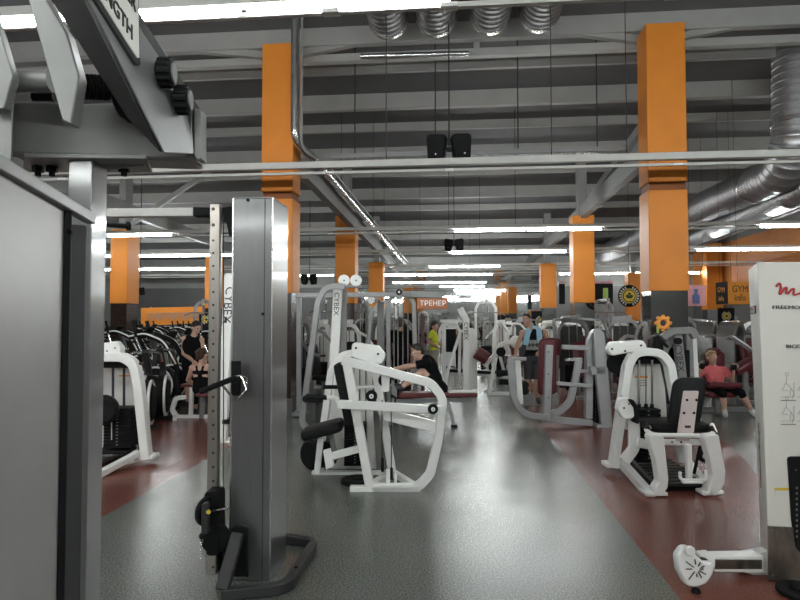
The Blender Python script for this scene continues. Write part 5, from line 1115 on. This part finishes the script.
for ci, X0 in enumerate((-5.95, -8.2, -10.75, -13.0)):
    Y = 10.7
    while Y < 27.5:
        if -.615*Y-.4 < X0 < -.385*Y+.4 and not (X0 == -8.2 and (15.2 < Y < 16.6 or 21.4 < Y < 22.8)) and not (X0 == -8.2 and 17.4 < Y < 19.4):
            k = int(Y*10) % 7; pp, nm = ((pe, 'elliptical trainer'), (pe, 'elliptical trainer'), (pe, 'elliptical trainer'), (pe, 'elliptical trainer'), (pb, 'exercise bike'), (pe, 'elliptical trainer'), (pb, 'exercise bike'))[k]
            place(pp, U, (X0, Y, 0), R(-90+random.uniform(-4, 4)), 'black %s packed in the crowded cardio rows left of the drilled rail' % nm, nm+'s in the cardio rows')
        Y += .93
place(ptr, U, (-15.3, 25.8, 0), R(-90), 'treadmill at the far end of the cardio rows by the orange band')
place(ptr, U, (-6.2, 18.3, 0), R(170), 'dark treadmill behind the man in the sleeveless top')
# left of the tower, behind the leaning frame
place(pc, U, (-8.0, 18.4, 0), R(20), 'silver cable station with long arm standing behind the trainer pair')
# benches near people
t = thing('rowing_bench', 'low red rowing bench with splayed grey legs under the man in black', 'bench', GD(440, 9.35)); d = 9.35
part('pad', MB().prism(PL([(398, 393.5), (478, 392.5), (478, 397.5), (398, 398.5)], d-.15), FW*.32), MAROON2, t, .02); part('folded_cloth', MB().prism(PL([(449, 392), (476, 391.8), (477, 393), (449, 393.2)], d-.14), FW*.28), PAPER, t, .004) 
part('spine', MB().sweep(PL([(396, 401), (472, 400)], d), (.06, .06), UP), SILVER, t)
for q in ([(448, 400), (454, 430)], [(449, 400), (430, 430)]): part('leg', MB().sweep([P(q[0][0], q[0][1], d), GD(q[1][0], d-.25)], (.05, .05), FW), SILVER, t)
part('leg', MB().sweep([P(402, 400, d), GD(400, d)], (.06, .06), FW), SILVER, t); part('foot_cap', MB().disc(GD(454, d-.25)+V((0, 0, .02)), UP, .05, .04), BLACK, t)
part('foot_plate', MB().prism(PL([(389, 378), (397, 390), (397, 398), (389, 392)], d-.2), FW*.4), GREY, t, .004); part('front_post', MB().sweep([P(392, 398, d), GD(390, d)], (.08, .08), FW), SILVER, t)
solo('row_handle', MB().sweep(PL([(391, 368, d-.2), (391, 369.5, d), (391, 368, d+.2)]), .016), CHROME, 'straight rowing handle held by the man in black', 'handle')
t = thing('curl_bench', 'low curl bench with white frame and red top under the seated woman', 'bench', GD(198, 9.9)); d = 9.85
part('seat', MB().prism(PL([(195, 393.5), (213, 393.5), (213, 397), (195, 397)], d-.2), FW*.4), MAROON2, t, .015)
part('arm_pad', MB().prism(PL([(180, 384.5), (209, 384), (209, 387), (180, 387.5)], d+.25), FW*.3), MAROON2, t, .012)
part('side_frame', MB().sweep(PL([(186, 397), (176, 398), (172, 410), (177, 417), (214, 417)], d+.12), (.07, .07), FW, fil=.08), WHITE, t, .006)
part('seat_post', MB().bar(P(203, 396, d), GD(203, d+.1), .07, .07), SILVER, t); part('pad_post', MB().bar(P(192, 387, d+.3), GD(192, d+.3), .06, .06), WHITE, t); part('base_foot', MB().bar(GD(176, d-.15)+UP*.03, GD(176, d+.45)+UP*.03, .06, .06), WHITE, t)
t = thing('seated_press', 'maroon seat and lap bar of the machine under the woman in pink', 'gym machine', GD(718, 10.6)); d = 10.4
part('seat', MB().pad(P(716, 393.5, d-.02), RT, FW, UP, .5, .5, .09, .06, .03), MAROON, t); part('backrest', MB().pad(P(714, 372, d+.24), RT, UP, FW, .36, .75, .1, .08, .03), MAROON, t)
part('headrest', MB().pad(P(713, 352, d+.16), RT, UP, FW, .26, .14, .08, .05, .03), MAROON, t)
part('lap_pad', MB().cyl(P(708, 385, d-.28), P(741, 386, d-.28), .055), MAROON, t); part('frame', MB().sweep([GD(716, d-.2)+UP*.03, P(716, 396, d-.1), P(716, 396, d+.25), GD(716, d+.4)+UP*.03], (.08, .08), RT, fil=.1), SILVER, t, .006); part('base_rail', MB().bar(GD(690, d+.3)+UP*.035, GD(745, d+.3)+UP*.035, .08, .07), SILVER, t)
part('arm_pad', MB().pad(P(743, 366, d+.1), (RT*.8+UP*.5), FW, (UP*.8-RT*.5), .42, .3, .12, .06, .03), MAROON, t); part('side_post', MB().bar(P(745, 372, d+.15), GD(745, d+.3), .07, .07), SILVER, t)
for a, b in ((701.5, 367), (734, 368)): part('hand_grip', MB().cyl(P(a-1.5, b, d-.25), P(a+2, b-3, d-.2), .022), RUBBER, t); part('press_arm', MB().sweep([P(a, b, d-.22), P(a+(-4 if a < 710 else 4), b-2, d+.1), P(714, 356, d+.4)], .025, fil=.1), SILVER, t)
part('back_post', MB().bar(P(714, 356, d+.4), GD(714, d+.4), .08, .08), SILVER, t)
# lettered silver lever machine between the abductor and the woman
t = thing('lever_machine', 'grey lever machine with dark lettered upright behind the black abductor seat', 'gym machine', GD(680, 9.2)); d = 8.95
part('upright', MB().sweep([P(677, 334, d), P(682, 382, d), GD(682, d)], (.09, .12), FW), SILVER, t, .006); text('lettering', 'CYBEX', .13, INK, t, P(679.5, 358, d-.062), P(681, 370, d)-P(678, 345, d), RT)
part('weight_guard', MB().prism(PL([(684, 350), (690, 350), (691, 412), (685, 412)], d+.2), FW*.3), BLACK, t, .01); part('rear_upright', MB().bar(P(688, 330, d+.4), GD(690, d+.4), .1, .1), GREY, t, .006); part('white_upright', MB().bar(P(693, 338, d+.5), GD(696, d+.5), .08, .09), WHITE, t, .006)
part('lever_arm', MB().sweep(PL([(662, 338), (672, 331), (692, 330), (695, 338)], d-.05), (.1, .1), FW, fil=.1), GREY, t, .006); part('pivot_hub', MB().disc(P(678, 341, d-.09), FW, .05, .06), BLACK, t); part('lever_arm', MB().sweep(PL([(672, 336), (664, 352), (668, 372)], d+.1), (.07, .09), FW, fil=.1), GREY, t, .006)
part('counterweight', MB().pad(P(657, 345, d+.1), RT, UP, FW, .12, .3, .2, .04, .02), BLACK, t); part('base_rail', MB().bar(GD(664, d)+UP*.04, GD(698, d)+UP*.04, .1, .08), GREY, t); part('hand_grip', MB().cyl(P(660, 340, d-.1), P(668, 347, d-.1), .022), RUBBER, t)
# orange hooked guard
t = thing('ring_guard', 'orange ring-shaped guard on a dark post behind the tall column', 'machine guard', GD(663, 9.1)); d = 9.15
part('ring', MB().torus(P(663, 323, d), FW, .075, .03, 24), ORSIGN, t)
for k in range(8): u = RT*math.cos(k*.785)+UP*math.sin(k*.785); part('ring_lug', MB().cyl(P(663, 323, d)+u*.085, P(663, 323, d)+u*.125, .026), ORSIGN, t)
part('post', MB().bar(P(660, 318, d+.05), GD(660, d+.05), .05, .05), DGREY, t); part('tag', MB().prism(PL([(657, 322), (659, 322), (659, 333), (657, 333)], d-.02), FW*.02), GREENP, t); part('post_foot', MB().disc(GD(660, d+.05)+UP*.015, UP, .12, .03), DGREY, t)

# leg curl bench with rolled maroon pad at the aisle edge
t = thing('leg_curl_bench', 'white leg curl bench with rolled maroon pad at the aisle edge beside the towel man', 'gym machine', GD(500, 13.2)); d = 13.0
part('frame_tube', MB().sweep(PL([(484, 366), (494, 356), (500, 345), (507, 342), (517, 343)], d), (.09, .09), FW, fil=.3), WHITE, t, .006)
part('front_leg', MB().sweep([P(496, 357, d), GD(488, d-.1)], (.07, .07), FW), WHITE, t); part('rear_leg', MB().sweep([P(499, 352, d+.1), P(504, 371, d+.1), GD(520, d+.2)], (.06, .06), FW), WHITE, t)
part('base_rail', MB().bar(GD(487, d)+UP*.03, GD(520, d)+UP*.03, .08, .06), WHITE, t)
part('rolled_pad', MB().cyl(P(476, 352, d-.1), P(487, 359, d-.1), .14), MAROON, t); part('pad_bracket', MB().bar(P(484, 360, d), P(485, 368, d), .06, .06), MAROON, t)
part('foot_roller', MB().cyl(P(499, 373, d-.2), P(513, 373, d-.2), .06), BLACKV, t); part('foot_roller', MB().cyl(P(499, 382, d-.2), P(513, 382, d-.2), .06), BLACKV, t)
part('seat', MB().pad(P(512, 360, d), RT, FW, UP, .3, .4, .2, .06, .03), MAROON, t); part('pulley_disc', MB().disc(P(501, 352, d-.1), FW, .1, .04, 22), BLACK, t); part('pulley_cover', MB().disc(P(516, 342, d+.1), FW, .14, .08, 24, .02), WHITE, t)
part('side_post', MB().bar(P(517, 346, d+.1), GD(517, d+.2), .07, .07), WHITE, t)
